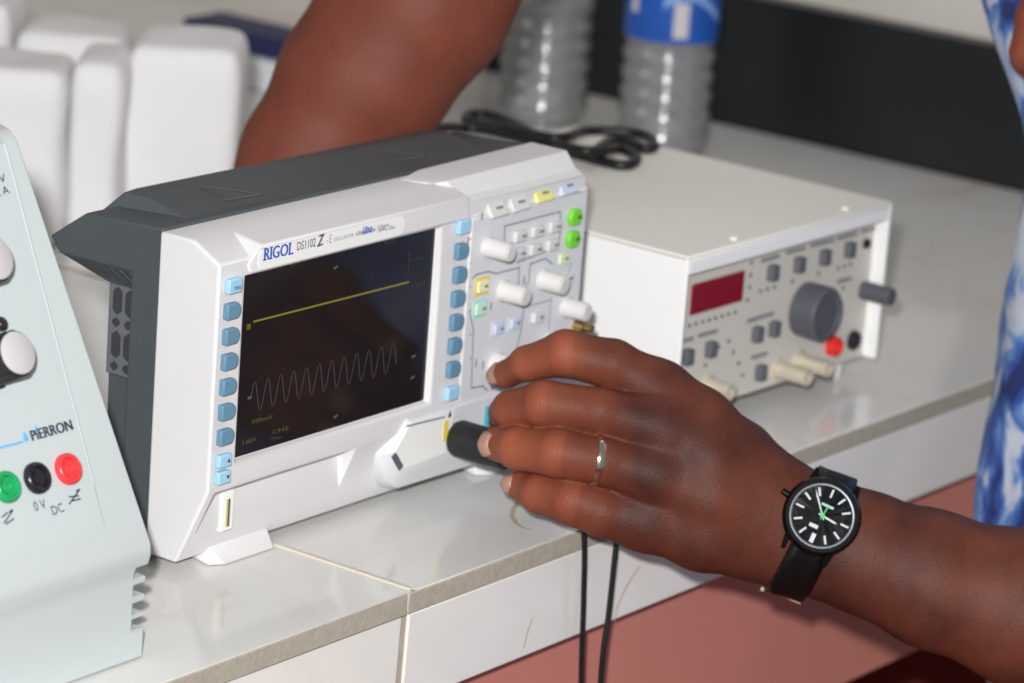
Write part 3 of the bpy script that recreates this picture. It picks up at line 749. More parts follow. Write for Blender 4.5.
for (s_, a_, b_, h) in (('15 V', (-11, 186.4), (6.4, 181.8), 0.0035), ('2 A', (-3.5, 197.0), (9.6, 193.4), 0.0035), ('0 V', (35.0, 511.5), (46.5, 508.2), 0.0040), ('DC', (53.0, 515.4), (64.3, 511.4), 0.0037)):
    lettering(s_, LP(*a_), LP(*b_), h, NPn, mat('navy_ink', (48, 52, 72), 0.5), ps)
INKN = mat('navy_ink', (48, 52, 72), 0.5)
for segs in ([(69, 504), (79, 490)], [(69, 497), (78, 496)], [(71, 501), (80, 499)], [(76, 491), (79, 489.5)], [(4, 523), (12, 511)], [(2, 517), (7, 513)], [(6, 524), (13, 519)], [(9, 512), (12, 510)]):
    obj('socket_symbol', strip([LP(*q) for q in segs], 0.0006, NPn), INKN, ps)

# ================================================================== function generator
FR = np.array([0.5221, -0.0447, 0.0]); FRot = R_(-0.9)
FGL = 0.1915
ex = np.array([math.cos(FRot), math.sin(FRot), 0]); ey = np.array([-math.sin(FRot), math.cos(FRot), 0]); ezz = np.array([0, 0, 1.0])
fgc = FR-ex*FGL/2+ey*0.107
fg = thing('function_generator', tuple(fgc), 'white metal function generator with red digital display and large slate knob', 'function generator', rotz=FRot)
def FG(u, v, z): return FR-ex*FGL+ex*u+ey*v+ezz*z      # u from the left, v depth, z up
def fgbox(u0, u1, v0, v1, z0, z1): 
    return MB().add([FG(u, v, z) for z in (z0, z1) for u, v in ((u0, v0), (u1, v0), (u1, v1), (u0, v1))], [(0,3,2,1),(4,5,6,7),(0,1,5,4),(1,2,6,5),(2,3,7,6),(3,0,4,7)])
FD = 0.215; RC = 0.0080; ZB, ZT = 0.0105, 0.0990
obj('side_panel', fgbox(0, 0.0022, 0, FD, ZB, ZT-0.0005), M_FGW, fg, 0.0005)
obj('side_panel', fgbox(FGL-0.0025, FGL, 0, FD, ZB, ZT-0.0005), M_FGW, fg, 0.0005)
obj('top_cover', fgbox(0.0, FGL, 0.0, FD, ZT-0.0025, ZT), M_FGT, fg, 0.0007)
obj('front_lip', fgbox(0.0022, FGL-0.0024, 0.0, 0.004, ZT-0.0098, ZT-0.0022), M_FGW, fg, 0.0006)
obj('bottom_panel', fgbox(0.0022, FGL-0.0024, 0.0075, FD, ZB, ZB+0.0025), M_FGP, fg, 0.0005)
obj('rear_panel', fgbox(0.0022, FGL-0.0024, FD-0.003, FD-0.0005, ZB+0.0025, ZT-0.0025), M_FGW, fg)
pan = obj('front_panel', fgbox(0.0022, FGL-0.0024, RC, RC+0.002, ZB+0.0022, ZT-0.0024), M_FGP, fg)
for u in (0.05, 0.155): obj('cover_screw', MB().lathe([(0.0022, 0), (0.0018, 0.0010), (0.0008, 0.0014)], FG(u, 0.007, ZT), ezz, 14), M_FGT, fg)
for (u, v) in ((0.018, 0.018), (FGL-0.018, 0.018), (0.018, FD-0.02), (FGL-0.018, FD-0.02)):
    obj('rubber_foot', MB().lathe([(0.0065, 0.0), (0.0075, ZB+0.0003)], FG(u, v, 0.0), ezz, 18), mat('pale_foot', (214, 212, 206), 0.6), fg)
NG = -ey
p0g = FG(0, RC, 0)
def GP(x, y, off=0.0): return PP(x, y, p0g+NG*off, NG)
def gbox(px, w, h, d, mt, name, parent=fg, bevel=0.0004):
    c = GP(*px); return obj(name, MB().obox(c+NG*(d/2), ex, ezz, NG, w/2, h/2, d/2), mt, parent, bevel)
# red display
q = [GP(*p_) for p_ in ((688, 287), (744.5, 268.5), (741.5, 299.5), (686, 316.5))]
cc = sum(q)/4; wd = 0.5*(np.linalg.norm(q[1]-q[0])+np.linalg.norm(q[2]-q[3])); hd = 0.5*(np.linalg.norm(q[0]-q[3])+np.linalg.norm(q[1]-q[2]))
cc = cc+ex*0.001
obj('red_display', MB().obox(cc+NG*0.0006, ex, ezz, NG, wd/2-0.002, hd/2, 0.0007), M_REDD, fg, 0.0003)
for px in ((770.0, 272), (796.5, 264), (822, 256.5), (847.0, 249.0), (771.5, 328), (754.5, 333.5), (758, 372), (708, 348.5), (684.5, 356)):
    gbox(px, 0.0062, 0.0082, 0.0042, M_SWITCH, 'push_switch')
for (a_, b_) in (((762, 260.5), (778, 256)), ((787, 252.5), (804, 248)), ((811, 245.5), (833, 240)), ((838, 238.5), (856, 233.5)), ((862, 231.5), (874, 228.5)),
                 ((748, 321), (772, 313.5)), ((699, 335.5), (716, 331)), ((752, 357.5), (766, 353.5)), ((838, 281.5), (850, 278.5)), ((683, 341), (692, 338.5))):
    obj('panel_caption', strip([GP(*a_), GP(*b_)], 0.0024, NG), mat('grey_caption_print', (138, 138, 140), 0.6), fg)
dots = [(689+6.5*i, 325.5-1.9*i) for i in range(8)]+[(751, 262.5), (750, 275), (749, 287), (747, 300), (760, 291), (767, 289), (774, 287), (792, 281), (818, 273), (838, 268), (844, 266), (850, 264), (718, 347), (728, 341), (733, 352), (738, 363), (742, 375), (705, 365), (843, 288)]
dm = MB().lathe([(0.0011, 0), (0.0008, 0.0009)], (0, 0, 0), (0, -1, 0), 10).mesh('indicator_led', mat('led_dark', (104, 102, 98), 0.5))
inv = ROOTINV[fg.name]
for d_ in dots:
    o = bpy.data.objects.new('indicator_led', dm); COL.objects.link(o); o.parent = fg; o.location = inv @ Vector(tuple(GP(*d_)))
M_IVM = mat('cream_plated_metal', (214, 204, 184), 0.35, metal=0.35)
# slate dial and side knob
bc = GP(803, 308.5)
kd = obj('tuning_dial', MB().lathe([(0.0148, 0.001), (0.0148, 0.0145), (0.0135, 0.0160), (0.0118, 0.0160), (0.0108, 0.0150)], bc, NG, 44), M_KNOBG, fg, smooth=40)
sh = obj('level_knob', MB().lathe([(0.0052, 0), (0.0052, 0.017), (0.0046, 0.0185)], GP(863.5, 290), NG, 24), M_KNOBG, fg, smooth=40)
obj('output_terminal', MB().lathe([(0.0056, 0), (0.0056, 0.004), (0.0044, 0.0052), (0.0036, 0.0052), (0.003, 0.002)], GP(831, 345.5), NG, 24), M_REDJ, fg)
obj('ground_terminal', MB().lathe([(0.0056, 0), (0.0056, 0.002), (0.0044, 0.003), (0.0036, 0.003), (0.003, 0.0015)], GP(852.5, 340), NG, 24), M_JB, fg)
obj('power_lamp', MB().lathe([(0.0030, 0), (0.0026, 0.0018), (0.0010, 0.0026)], GP(866, 243.5), NG, 18), M_JB, fg)
for px in ((778, 369.5), (799, 361)):
    s_ = obj('signal_socket', MB().lathe([(0.0062, 0), (0.0062, 0.0012), (0.0045, 0.0016), (0.0045, 0.0195), (0.0036, 0.0198), (0.0032, 0.012)], GP(*px), NG, 24, caps=False), M_IVM, fg)
    obj('socket_core', MB().lathe([(0.0031, 0), (0.0031, 0.012), (0.0012, 0.0125)], GP(*px), NG, 12), M_LABEL, s_)
obj('signal_socket', MB().lathe([(0.0062, 0), (0.0062, 0.0012), (0.0045, 0.0016), (0.0045, 0.0145), (0.0036, 0.0148), (0.0032, 0.008)], GP(708, 386), NG, 24, caps=False), M_IVM, fg)
obj('bottom_rule', strip([GP(742, 395), GP(858, 357)], 0.0008, NG), mat('grey_caption_print', (138, 138, 140), 0.6), fg)

# ================================================================== signed-distance bodies
def capsule(p, a, b, ra, rb):
    ab = b-a; h = np.clip(((p-a)@ab)/(ab@ab+1e-12), 0, 1)
    return np.linalg.norm(p-a-h[..., None]*ab, axis=-1)-(ra+h*(rb-ra))
def smin(a, b, k):
    h = np.clip(0.5+0.5*(b-a)/k, 0, 1); return b*(1-h)+a*h-k*h*(1-h)
def field(prims, pts, k):
    d = None
    for (a, b, ra, rb) in prims:
        e = capsule(pts, a, b, ra, rb); d = e if d is None else smin(d, e, k)
    return d
def axis_coords(ranges):
    """grid lines with a spacing per range: [(start, stop, step), ...]"""
    out = []
    for a, b, s in ranges:
        n = max(1, int(round((b-a)/s))); out += list(np.linspace(a, b, n, endpoint=False))
    out.append(ranges[-1][1]); return np.array(out)
def surface_nets(F, U, V, Wc):
    nx, ny, nz = F.shape
    ins = F < 0
    cs = ins[:-1, :-1, :-1].astype(np.int8)
    for (i, j, k) in ((1,0,0),(0,1,0),(0,0,1),(1,1,0),(1,0,1),(0,1,1),(1,1,1)):
        cs = cs+ins[i:nx-1+i, j:ny-1+j, k:nz-1+k]
    act = (cs > 0) & (cs < 8)
    idx = -np.ones(act.shape, np.int64); I = np.argwhere(act); idx[act] = np.arange(len(I))
    acc = np.zeros((len(I), 3)); cnt = np.zeros(len(I))
    corners = [(i, j, k) for i in (0, 1) for j in (0, 1) for k in (0, 1)]
    for a in corners:
        for ax in range(3):
            if a[ax]: continue
            b = list(a); b[ax] = 1
            fa = F[I[:, 0]+a[0], I[:, 1]+a[1], I[:, 2]+a[2]]; fb = F[I[:, 0]+b[0], I[:, 1]+b[1], I[:, 2]+b[2]]
            m = (fa < 0) != (fb < 0)
            t = np.where(m, fa/(fa-fb+1e-20), 0)
            q = I+np.array(a); q = q.astype(float); q[:, ax] += t
            acc[m] += q[m]; cnt[m] += 1
    g_ = acc/cnt[:, None]
    vs = np.stack([np.interp(g_[:, 0], np.arange(nx), U), np.interp(g_[:, 1], np.arange(ny), V), np.interp(g_[:, 2], np.arange(nz), Wc)], 1)
    quads = []
    for ax in range(3):
        sl0 = [slice(1, n-1) for n in (nx, ny, nz)]; sl1 = list(sl0)
        sl0[ax] = slice(0, (nx, ny, nz)[ax]-1); sl1[ax] = slice(1, (nx, ny, nz)[ax])
        a = ins[tuple(sl0)]; b = ins[tuple(sl1)]
        E_ = np.argwhere(a != b)
        if not len(E_): continue
        off = np.ones(3, int); off[ax] = 0; E0 = E_+off
        o1, o2 = [k for k in range(3) if k != ax]
        def cell(d1, d2):
            c_ = E0.copy(); c_[:, o1] -= d1; c_[:, o2] -= d2; return idx[c_[:, 0], c_[:, 1], c_[:, 2]]
        q = np.stack([cell(1, 1), cell(0, 1), cell(0, 0), cell(1, 0)], 1)
        flip = a[tuple(E_.T)] ^ (ax == 1)
        q[~flip] = q[~flip][:, ::-1]
        quads.append(q)
    return vs, np.concatenate(quads)
def relax(vs, q, it, lam=0.5):
    e = np.concatenate([q[:, [0, 1]], q[:, [1, 2]], q[:, [2, 3]], q[:, [3, 0]]])
    for _ in range(it):
        s_ = np.zeros_like(vs); c_ = np.zeros(len(vs))
        np.add.at(s_, e[:, 0], vs[e[:, 1]]); np.add.at(c_, e[:, 0], 1)
        np.add.at(s_, e[:, 1], vs[e[:, 0]]); np.add.at(c_, e[:, 1], 1)
        vs = vs+lam*(s_/c_[:, None]-vs)
    return vs
# hand space: image-right, image-down, depth, in metres at the hand's own distance
HD = 1.765
HO = D(512, 341.5, HD)
HB = np.stack([rt2, -up2, fw])            # rows
def H(px, py, dz):                          # pixel and depth offset -> hand space
    d = HD+dz; return np.array([(px-CX)/FPX*d, (py-CY)/FPX*d, dz])
def h2w(v): return HO+np.asarray(v)@HB
RP = HD/FPX
def chain(js):
    return [(H(*js[i][:3]), H(*js[i+1][:3]), js[i][3]*RP, js[i+1][3]*RP) for i in range(len(js)-1)]
index_f = chain([(500, 377, 0.030, 11), (507, 374, 0.020, 13.5), (527, 363.5, 0.006, 17.5), (566, 353.5, -0.002, 23.5), (613, 364.5, -0.002, 25), (660, 392, 0.001, 29)])
middle_f = chain([(508, 424, 0.034, 13), (505, 413, 0.022, 16), (511, 409, 0.006, 18.5), (544, 403.5, -0.009, 23), (600, 412, -0.012, 24), (660, 428, -0.008, 29)])
ring_f = chain([(496, 447, 0.020, 13), (499, 444, 0.010, 17), (519, 448, -0.002, 22), (558, 452.5, -0.013, 24.8), (602, 460.5, -0.014, 24.8), (652, 474, -0.010, 29)])
pinky_f = chain([(518, 484, 0.018, 12), (522, 486, 0.010, 15), (540, 493.5, 0.000, 20), (573, 501.5, -0.008, 24), (602, 511, -0.008, 25.5), (645, 521, -0.005, 28)])
thumb_f = chain([(524, 452, 0.036, 12), (560, 447, 0.046, 19), (620, 440, 0.046, 23), (700, 452, 0.030, 30), (760, 490, 0.014, 34)])
FINGERS = [index_f, middle_f, ring_f, pinky_f, thumb_f]
palm = chain([(660, 392, 0.001, 29), (700, 421, -0.001, 30), (785, 493, 0.004, 34)])
palm += chain([(660, 428, -0.008, 29), (710, 462, -0.007, 31), (785, 512, 0.002, 36)])
palm += chain([(652, 474, -0.010, 29), (710, 500, -0.008, 31), (785, 530, 0.002, 37)])
palm += chain([(645, 521, -0.005, 28), (702, 536, -0.002, 32), (780, 548, 0.006, 37)])
palm += chain([(690, 418, 0.016, 30), (740, 455, 0.018, 36)])
palm += chain([(665, 525, 0.014, 30), (745, 545, 0.016, 34)])
palm += chain([(670, 450, 0.016, 30), (760, 510, 0.016, 38)])
forearm = chain([(785, 512, 0.010, 44), (822, 525, 0.012, 44), (868, 540, 0.012, 45), (930, 562, 0.012, 50), (1024, 590, 0.012, 58), (1140, 630, 0.012, 66), (1330, 700, 0.012, 66)])
forearm += chain([(785, 540, 0.010, 43), (822, 551, 0.012, 44), (868, 566, 0.012, 47), (930, 590, 0.012, 55), (1024, 622, 0.012, 64), (1140, 660, 0.012, 70), (1330, 712, 0.012, 66)])
upper = chain([(1330, 706, 0.012, 72), (1420, 520, 0.05, 84), (1500, 250, 0.10, 98)])
palm_all = palm+forearm+upper
def limb_grid(U, V, Wc, fingers, body, kf, kb, kk):
    nx, ny, nz = len(U), len(V), len(Wc)
    F = np.full((nx, ny, nz), 0.05, np.float32)
    def paint(pr, Fd, k):
        (a, b, ra, rb) = pr; m = max(ra, rb)+0.014
        lo = np.minimum(a, b)-m; hi = np.maximum(a, b)+m
        i0, i1 = np.searchsorted(U, [lo[0], hi[0]]); j0, j1 = np.searchsorted(V, [lo[1], hi[1]]); k0, k1 = np.searchsorted(Wc, [lo[2], hi[2]])
        if i1 <= i0 or j1 <= j0 or k1 <= k0: return
        pts = np.stack(np.meshgrid(U[i0:i1], V[j0:j1], Wc[k0:k1], indexing='ij'), -1)
        s_ = Fd[i0:i1, j0:j1, k0:k1]
        Fd[i0:i1, j0:j1, k0:k1] = smin(s_, capsule(pts, a, b, ra, rb).astype(np.float32), k)
    for pr in body: paint(pr, F, kb)
    if not fingers: return F
    GA = None
    for fgr in fingers:
        G = np.full_like(F, 0.05)
        for pr in fgr: paint(pr, G, kk)
        GA = G if GA is None else smin(GA, G, 0.0008)
    return smin(F, GA, kf)
def limb_mesh(name, vs, q, material, pig, basis=h2w, ks=None, kw=None):
    w = basis(vs)
    me = bpy.data.meshes.new(name); me.from_pydata(w.tolist(), [], q.tolist()); me.validate()
    bm = bmesh.new(); bm.from_mesh(me); bmesh.ops.recalc_face_normals(bm, faces=bm.faces); bm.to_mesh(me); bm.free()
    me.polygons.foreach_set('use_smooth', [True]*len(me.polygons))
    me.set_sharp_from_angle(angle=R_(48))
    at = me.attributes.new('skin_tone', 'FLOAT', 'POINT'); at.data.foreach_set('value', pig.astype(np.float32))
    for nm_, ar_ in (('ks', ks), ('kw', kw)):
        at = me.attributes.new(nm_, 'FLOAT', 'POINT')
        if ar_ is not None: at.data.foreach_set('value', ar_.astype(np.float32))
    me.materials.append(material); me.update()
    return me
def hx(px): return (px-CX)*RP
def hy(py): return (py-CY)*RP
U = axis_coords([(hx(476), hx(690), 0.00115), (hx(690), hx(1060), 0.0020), (hx(1060), hx(1640), 0.006)])
V = axis_coords([(hy(130), hy(310), 0.006), (hy(310), hy(560), 0.0009), (hy(560), hy(800), 0.0020)])
Wc = axis_coords([(-0.034, 0.066, 0.00125), (0.066, 0.160, 0.006)])
F = limb_grid(U, V, Wc, FINGERS, palm_all, 0.0080, 0.009, 0.0026)
vs, q = surface_nets(F, U, V, Wc); vs = relax(vs, q, 1, 0.4)
# skin lighter towards the fingertips and on the finger joints, darker at the knuckles
def near(pt, r): return np.exp(-((np.linalg.norm(vs-pt, axis=1)/r)**2))
pig = np.full(len(vs), 0.13)
for (px, py, dz) in ((571, 348, -0.012), (543, 400, -0.018), (558, 451, -0.024), (572, 503, -0.016)): pig += 0.10*near(H(px, py, dz), 0.006)
for (px, py, dz) in ((660, 385, -0.006), (655, 424, -0.02), (650, 470, -0.02), (638, 515, -0.014)): pig -= 0.10*near(H(px, py, dz), 0.014)
pig += 0.50*np.clip((hx(632)-vs[:, 0])/0.055, 0, 1)
KS = np.zeros(len(vs)); KW = np.zeros(len(vs))
for (fi, j_, rad, amp) in ((index_f, 3, 0.0075, 1.0), (middle_f, 3, 0.0075, 1.0), (ring_f, 3, 0.0080, 1.0), (pinky_f, 3, 0.0070, 1.0), (index_f, 2, 0.0050, 0.7), (ring_f, 2, 0.0050, 0.7), (pinky_f, 2, 0.0045, 0.7)):
    a_ = fi[j_][0]; t_ = fi[j_][1]-fi[j_-1][0]; t_ = t_/np.linalg.norm(t_)
    dd = (vs-a_)@t_; pp2 = a_+np.array([0, 0, -fi[j_][2]])
    w_ = amp*np.exp(-(dd/rad)**2)*np.clip(1.6-np.linalg.norm(vs-pp2, axis=1)/0.011, 0, 1)
    mk_ = w_ > KW; KW[mk_] = w_[mk_]; KS[mk_] = dd[mk_]*1000
pig += 0.16*KW*(np.abs(KS) < 5)
def Hs(px, py, dep): return H(px, py, dep-HD)
oth = [(Hs(1078, -8, 1.93), Hs(1180, -60, 1.93), 0.026, 0.030), (Hs(1180, -60, 1.93), Hs(1420, -150, 1.94), 0.030, 0.036), (Hs(1068, -2, 1.92), Hs(1072, -6, 1.95), 0.020, 0.020)]
oth_f = []
for k_ in range(4):
    d_ = 1.895+0.019*k_; e_ = 4*abs(k_-1)
    oth_f.append([(Hs(1072, -6, d_), Hs(1038, 16+e_, d_), 0.0120, 0.0112), (Hs(1038, 16+e_, d_), Hs(1031, 56-e_, d_), 0.0112, 0.0108), (Hs(1031, 56-e_, d_), Hs(1062, 58-e_, d_), 0.0105, 0.0090)])
oth_f.append([(Hs(1085, 20, 1.885), Hs(1058, 40, 1.880), 0.013, 0.0105)])
lo_ = np.min([np.minimum(a, b) for a, b, _, _ in oth], 0)-0.045; hi_ = np.max([np.maximum(a, b) for a, b, _, _ in oth], 0)+0.045
lo_[0] -= 0.03; hi_[1] += 0.04; lo_[2] -= 0.03; hi_[2] += 0.03
Ua, Va, Wa = [axis_coords([(lo_[k], hi_[k], 0.003)]) for k in range(3)]
va, qa = surface_nets(limb_grid(Ua, Va, Wa, oth_f, oth, 0.006, 0.008, 0.003), Ua, Va, Wa); va = relax(va, qa, 2, 0.4)
q = np.concatenate([q, qa+len(vs)]); vs = np.concatenate([vs, va]); pig = np.concatenate([pig, np.full(len(va), 0.5)]); KS = np.concatenate([KS, np.zeros(len(va))]); KW = np.concatenate([KW, np.zeros(len(va))])
person = thing('person', tuple(h2w(H(1330, 700, 0.012))*np.array([1, 1, 0])+np.array([0, 0, -0.9])), 'person in blue and white tie-dye shirt, hand gripping the black plug', 'person')
body = link('body', limb_mesh('body', vs, q, M_SKIN, pig, h2w, KS, KW), person)
# nails: shallow shells laid on the fingertips
def nail(center_px, dz, along, normal, L, wdt, parent):
    c = H(*center_px, dz); al = np.asarray(along, float); al /= np.linalg.norm(al)
    nm = np.asarray(normal, float); nm -= al*(nm@al); nm /= np.linalg.norm(nm); sd = np.cross(al, nm)
    rows = []
    for i in range(7):
        t = i/6*2-1; hw = wdt*(1-0.35*max(0, t)**3-0.25*max(0, -t)**3)
        row = []
        for j in range(7):
            s_ = j/6*2-1
            row.append(h2w(c+al*t*L+sd*s_*hw+nm*(0.0022*(1-s_*s_)-0.0022+0.0008*(1-t*t))))
        rows.append(row)
    m = MB().grid(rows)
    o = obj('fingernail', m, M_NAIL, parent, smooth=180)
    sd_ = o.modifiers.new('thickness', 'SOLIDIFY'); sd_.thickness = 0.0007; sd_.offset = 0
def place_nail(c0, nrm, along, L, wdt, fing):
    n_ = np.asarray(nrm, float); n_ /= np.linalg.norm(n_); c0 = H(*c0)
    ts = np.linspace(0, 0.03, 400); f_ = field(fing, c0+ts[:, None]*n_, 0.0026); rr_ = ts[np.where(f_ > 0)[0][0]]
    c_ = c0+n_*(rr_+0.0002); d_ = HD+c_[2]
    nail((c_[0]/d_*FPX+CX, c_[1]/d_*FPX+CY), c_[2], along, n_, L, wdt, body)
place_nail((503, 376, 0.0240), (-0.86, -0.22, -0.50), (-0.45, 0.15, 0.85), 0.0054, 0.0052, index_f)
place_nail((501, 445, 0.0110), (-0.84, -0.06, -0.55), (-0.5, 0.0, 0.85), 0.0046, 0.0058, ring_f)
place_nail((520, 485, 0.0130), (-0.84, -0.10, -0.55), (-0.5, 0.0, 0.85), 0.0046, 0.0046, pinky_f)

# shirt: torso shell with folds, standing right of the frame
def torso():
    rows = []
    levels = [(-420, 940), (-300, 955), (-160, 968), (-60, 978), (0, 989), (50, 1001), (100, 1019), (140, 1036), (180, 1043), (230, 1037), (300, 1018), (350, 1008), (400, 1004), (430, 1003), (460, 994), (500, 987), (540, 985), (600, 990), (760, 1000), (950, 1012)]
    n = 72
    for (py, px) in levels:
        left = D(px, py, 1.955)
        hw, hdp = 0.185, 0.120
        c = left+rt2*hw+fw*0.045
        row = []
        for k in range(n):
            a = 2*math.pi*k/n
            fold = 1+0.010*math.sin(7*a+py*0.012)+0.007*math.sin(13*a-py*0.02)
            v = rt*(-math.cos(a)*hw*fold)+np.array([fw[0], fw[1], 0])/math.cos(EL)*(math.sin(a)*hdp*fold)
            row.append(c+v)
        rows.append(row)
    return MB().grid(rows, closed_u=True)
sh_ = obj('shirt', torso(), M_SHIRT, person, smooth=180)
sm_ = sh_.modifiers.new('subd', 'SUBSURF'); sm_.levels = 1; sm_.render_levels = 1
so_ = sh_.modifiers.new('cloth', 'SOLIDIFY'); so_.thickness = 0.0012
# short sleeve over the upper arm
sl_ = MB().grid([[h2w(H(cxp, cyp, dz)+np.array([math.cos(a)*r*RP, math.sin(a)*r*RP*0.5, math.sin(a)*r*RP])) for a in np.linspace(0, 2*math.pi, 33)[:-1]] for (cxp, cyp, dz, r) in ((1400, 470, 0.055, 112), (1440, 380, 0.075, 118), (1490, 250, 0.10, 124), (1500, 100, 0.13, 118))], closed_u=True)
s2 = obj('sleeve', sl_, M_SHIRT, person, smooth=180)
s2.modifiers.new('cloth', 'SOLIDIFY').thickness = 0.0015

# ring on the ring finger
c_r = H(594, 458.5, -0.0138); ax_r = H(602, 457.5, -0.014)-H(558, 451, -0.013); ax_r /= np.linalg.norm(ax_r)
ax_r = ax_r+np.array([0, 0.02, 0.30]); ax_r /= np.linalg.norm(ax_r)
u_r = np.cross(ax_r, [0, 0, 1.0]); u_r /= np.linalg.norm(u_r); w_r = np.cross(ax_r, u_r)
def cast(c, d, fn, r0=0.0, r1=0.09):
    ts = np.linspace(r0, r1, 500); f_ = fn(c+ts[:, None]*d)
    out = np.where(f_ > 0)[0]
    return ts[out[0]] if len(out) else r1
rows = []
for k in range(48):
    a = 2*math.pi*k/48; d = u_r*math.cos(a)+w_r*math.sin(a)
    r = cast(c_r, d, lambda p: field(ring_f, p, 0.0026))
    rows.append([h2w(c_r+d*(r+h)+ax_r*t) for (t, h) in ((-0.0016, -0.0006), (-0.0016, 0.0007), (0, 0.0012), (0.0016, 0.0007), (0.0016, -0.0006))])
rows.append(rows[0])
rg = MB().grid([list(r) for r in zip(*rows)])
ro = obj('finger_ring', rg, mat('silver_ring_metal', (214, 208, 190), 0.18, metal=1.0), None, smooth=60)
tag(ro, 'thin silver band on the ring finger of the gripping hand', 'ring')

# ================================================================== wristwatch
AXp = np.array([1.0, 0.46, 0.0]); AXp /= np.linalg.norm(AXp)
UPp = np.array([0.46, -1.0, 0.0]); UPp /= np.linalg.norm(UPp)
wc = H(809, 537, 0.012)
arm_fn = lambda p: field(palm_all, p, 0.008)
def surf(c, d): return cast(c, d, arm_fn)
NWh = np.array([0.02, -0.16, -1.0]); NWh -= AXp*(NWh@AXp)*0.9; NWh /= np.linalg.norm(NWh)
E2 = UPp-NWh*(UPp@NWh); E2 /= np.linalg.norm(E2); E1 = np.cross(E2, NWh); 
if E1@AXp < 0: E1 = -E1
dial_c = H(818.5, 515.0, 0.0)
# push the case out so it sits on the skin
d_ = cast(np.array([dial_c[0], dial_c[1], 0.012]), np.array([0, 0, -1.0]), arm_fn)
dial_c = np.array([dial_c[0], dial_c[1], 0.012-d_-0.0035])
wt = thing('wristwatch', tuple(h2w(dial_c)), 'black wristwatch with dark dial and leather strap worn on the wrist', 'watch')
def WP(a, b, n): return h2w(dial_c+E1*a+E2*b+NWh*n)
nw = NWh@HB; e1w = E1@HB; e2w = E2@HB
c_w = h2w(dial_c)
obj('case', MB().lathe([(0.0150, -0.0048), (0.0178, -0.0030), (0.0184, 0.0000), (0.0182, 0.0026), (0.0170, 0.0042), (0.0154, 0.0042), (0.0150, 0.0030)], c_w, nw, 64, ref=e2w), M_WBLACK, wt, smooth=40)
dl = obj('dial', MB().lathe([(0.0152, 0.0020), (0.0152, 0.0030), (0.0001, 0.0030)], c_w, nw, 64, ref=e2w, caps=False), M_DIAL, wt)
obj('chapter_ring', MB().lathe([(0.0152, 0.0032), (0.0146, 0.0033), (0.0141, 0.0031)], c_w, nw, 64, ref=e2w, caps=False), M_WGLASS, dl)
for k in range(12):
    a = R_(30*k); dr = e2w*math.cos(a)+e1w*math.sin(a); tg = np.cross(nw, dr)
    obj('hour_marker', MB().obox(c_w+dr*0.0112+nw*0.0034, dr, tg, nw, 0.0020 if k != 6 else 0.0022, 0.00045 if k != 6 else 0.0010, 0.0004), M_LUME, dl)
def whand(ang, L, w, mt, name, h):
    a = R_(ang); dr = e2w*math.cos(a)+e1w*math.sin(a); tg = np.cross(nw, dr)
    obj(name, MB().add([c_w+nw*h-dr*0.002-tg*w*0.6, c_w+nw*h-dr*0.002+tg*w*0.6, c_w+nw*h+dr*L*0.75+tg*w, c_w+nw*h+dr*L, c_w+nw*h+dr*L*0.75-tg*w], [(0, 1, 2, 3, 4)]), mt, wt)
whand(-38, 0.0125, 0.0004, M_LUME, 'minute_hand', 0.0041)
whand(96, 0.0080, 0.0005, M_LUME, 'hour_hand', 0.0039)
whand(8, 0.0060, 0.0003, M_WGREEN, 'second_hand', 0.0043)
obj('hand_hub', MB().lathe([(0.0011, 0.0036), (0.0011, 0.0046)], c_w, nw, 14), M_WGREEN, wt)
obj('dial_emblem', MB().obox(c_w+e2w*0.0052+e1w*0.0005+nw*0.0032, e1w, e2w, nw, 0.0030, 0.0006, 0.0001), mat('dial_print', (150, 190, 190), 0.4), dl)
obj('date_window', MB().obox(c_w-e2w*0.0058-e1w*0.0018+nw*0.0033, e1w, e2w, nw, 0.0022, 0.0009, 0.0002), M_LUME, dl, 0.0003)
obj('crown', MB().lathe([(0.0018, 0.0178), (0.0018, 0.0212), (0.0013, 0.0218)], c_w+nw*0.0005, -e1w+e2w*0.15, 16), M_WBLACK, wt)
for sgn in (1, -1):
    for s2_ in (-1, 1):
        obj('lug', MB().hull([c_w+e2w*sgn*b_+e1w*s2_*a_+nw*n_ for (b_, a_, n_) in ((0.012, 0.0090, 0.0015), (0.012, 0.0125, 0.001), (0.0205, 0.0092, -0.0045), (0.0205, 0.0112, -0.0045), (0.012, 0.009, -0.004), (0.012, 0.0125, -0.004), (0.0205, 0.0092, -0.0020), (0.0205, 0.0112, -0.0020))]), M_WBLACK, wt, 0.0005)
# strap following the wrist
def strap_rows(a0, a1, n, w0, w1, lift0, lift1, th):
    rows = []
    for i in range(n+1):
        t = i/n; a = a0+(a1-a0)*t
        row = []
        hw = w0+(w1-w0)*min(1, t*1.0)
        for s_ in (-1, -0.5, 0, 0.5, 1):
            c0 = wc+AXp*s_*hw*1.0
            d = UPp*math.cos(a)+np.array([0, 0, -1.0])*math.sin(a)
            r = surf(c0, d)+lift0+(lift1-lift0)*t
            row.append(h2w(c0+d*(r+th)))
        rows.append(row)
    return rows
NST = 60
full = strap_rows(0, 2*math.pi, NST, 0.0092, 0.0092, 0.0, 0.0, 0.0010)
top_ang = math.atan2(-(dial_c-wc)[2], (dial_c-wc)@UPp)
st = obj('strap', MB().grid(full), M_LEATH, wt, smooth=60)
so = st.modifiers.new('thick', 'SOLIDIFY'); so.thickness = 0.0024; so.offset = 1.0
# keeper flap showing its tan lining underneath
fl_rows = strap_rows(R_(192), R_(222), 10, 0.0100, 0.0080, 0.0024, 0.0060, 0.0014)
fo = obj('strap_flap', MB().grid(fl_rows), M_TAN, wt, smooth=60); fo.modifiers.new('thick', 'SOLIDIFY').thickness = 0.0016

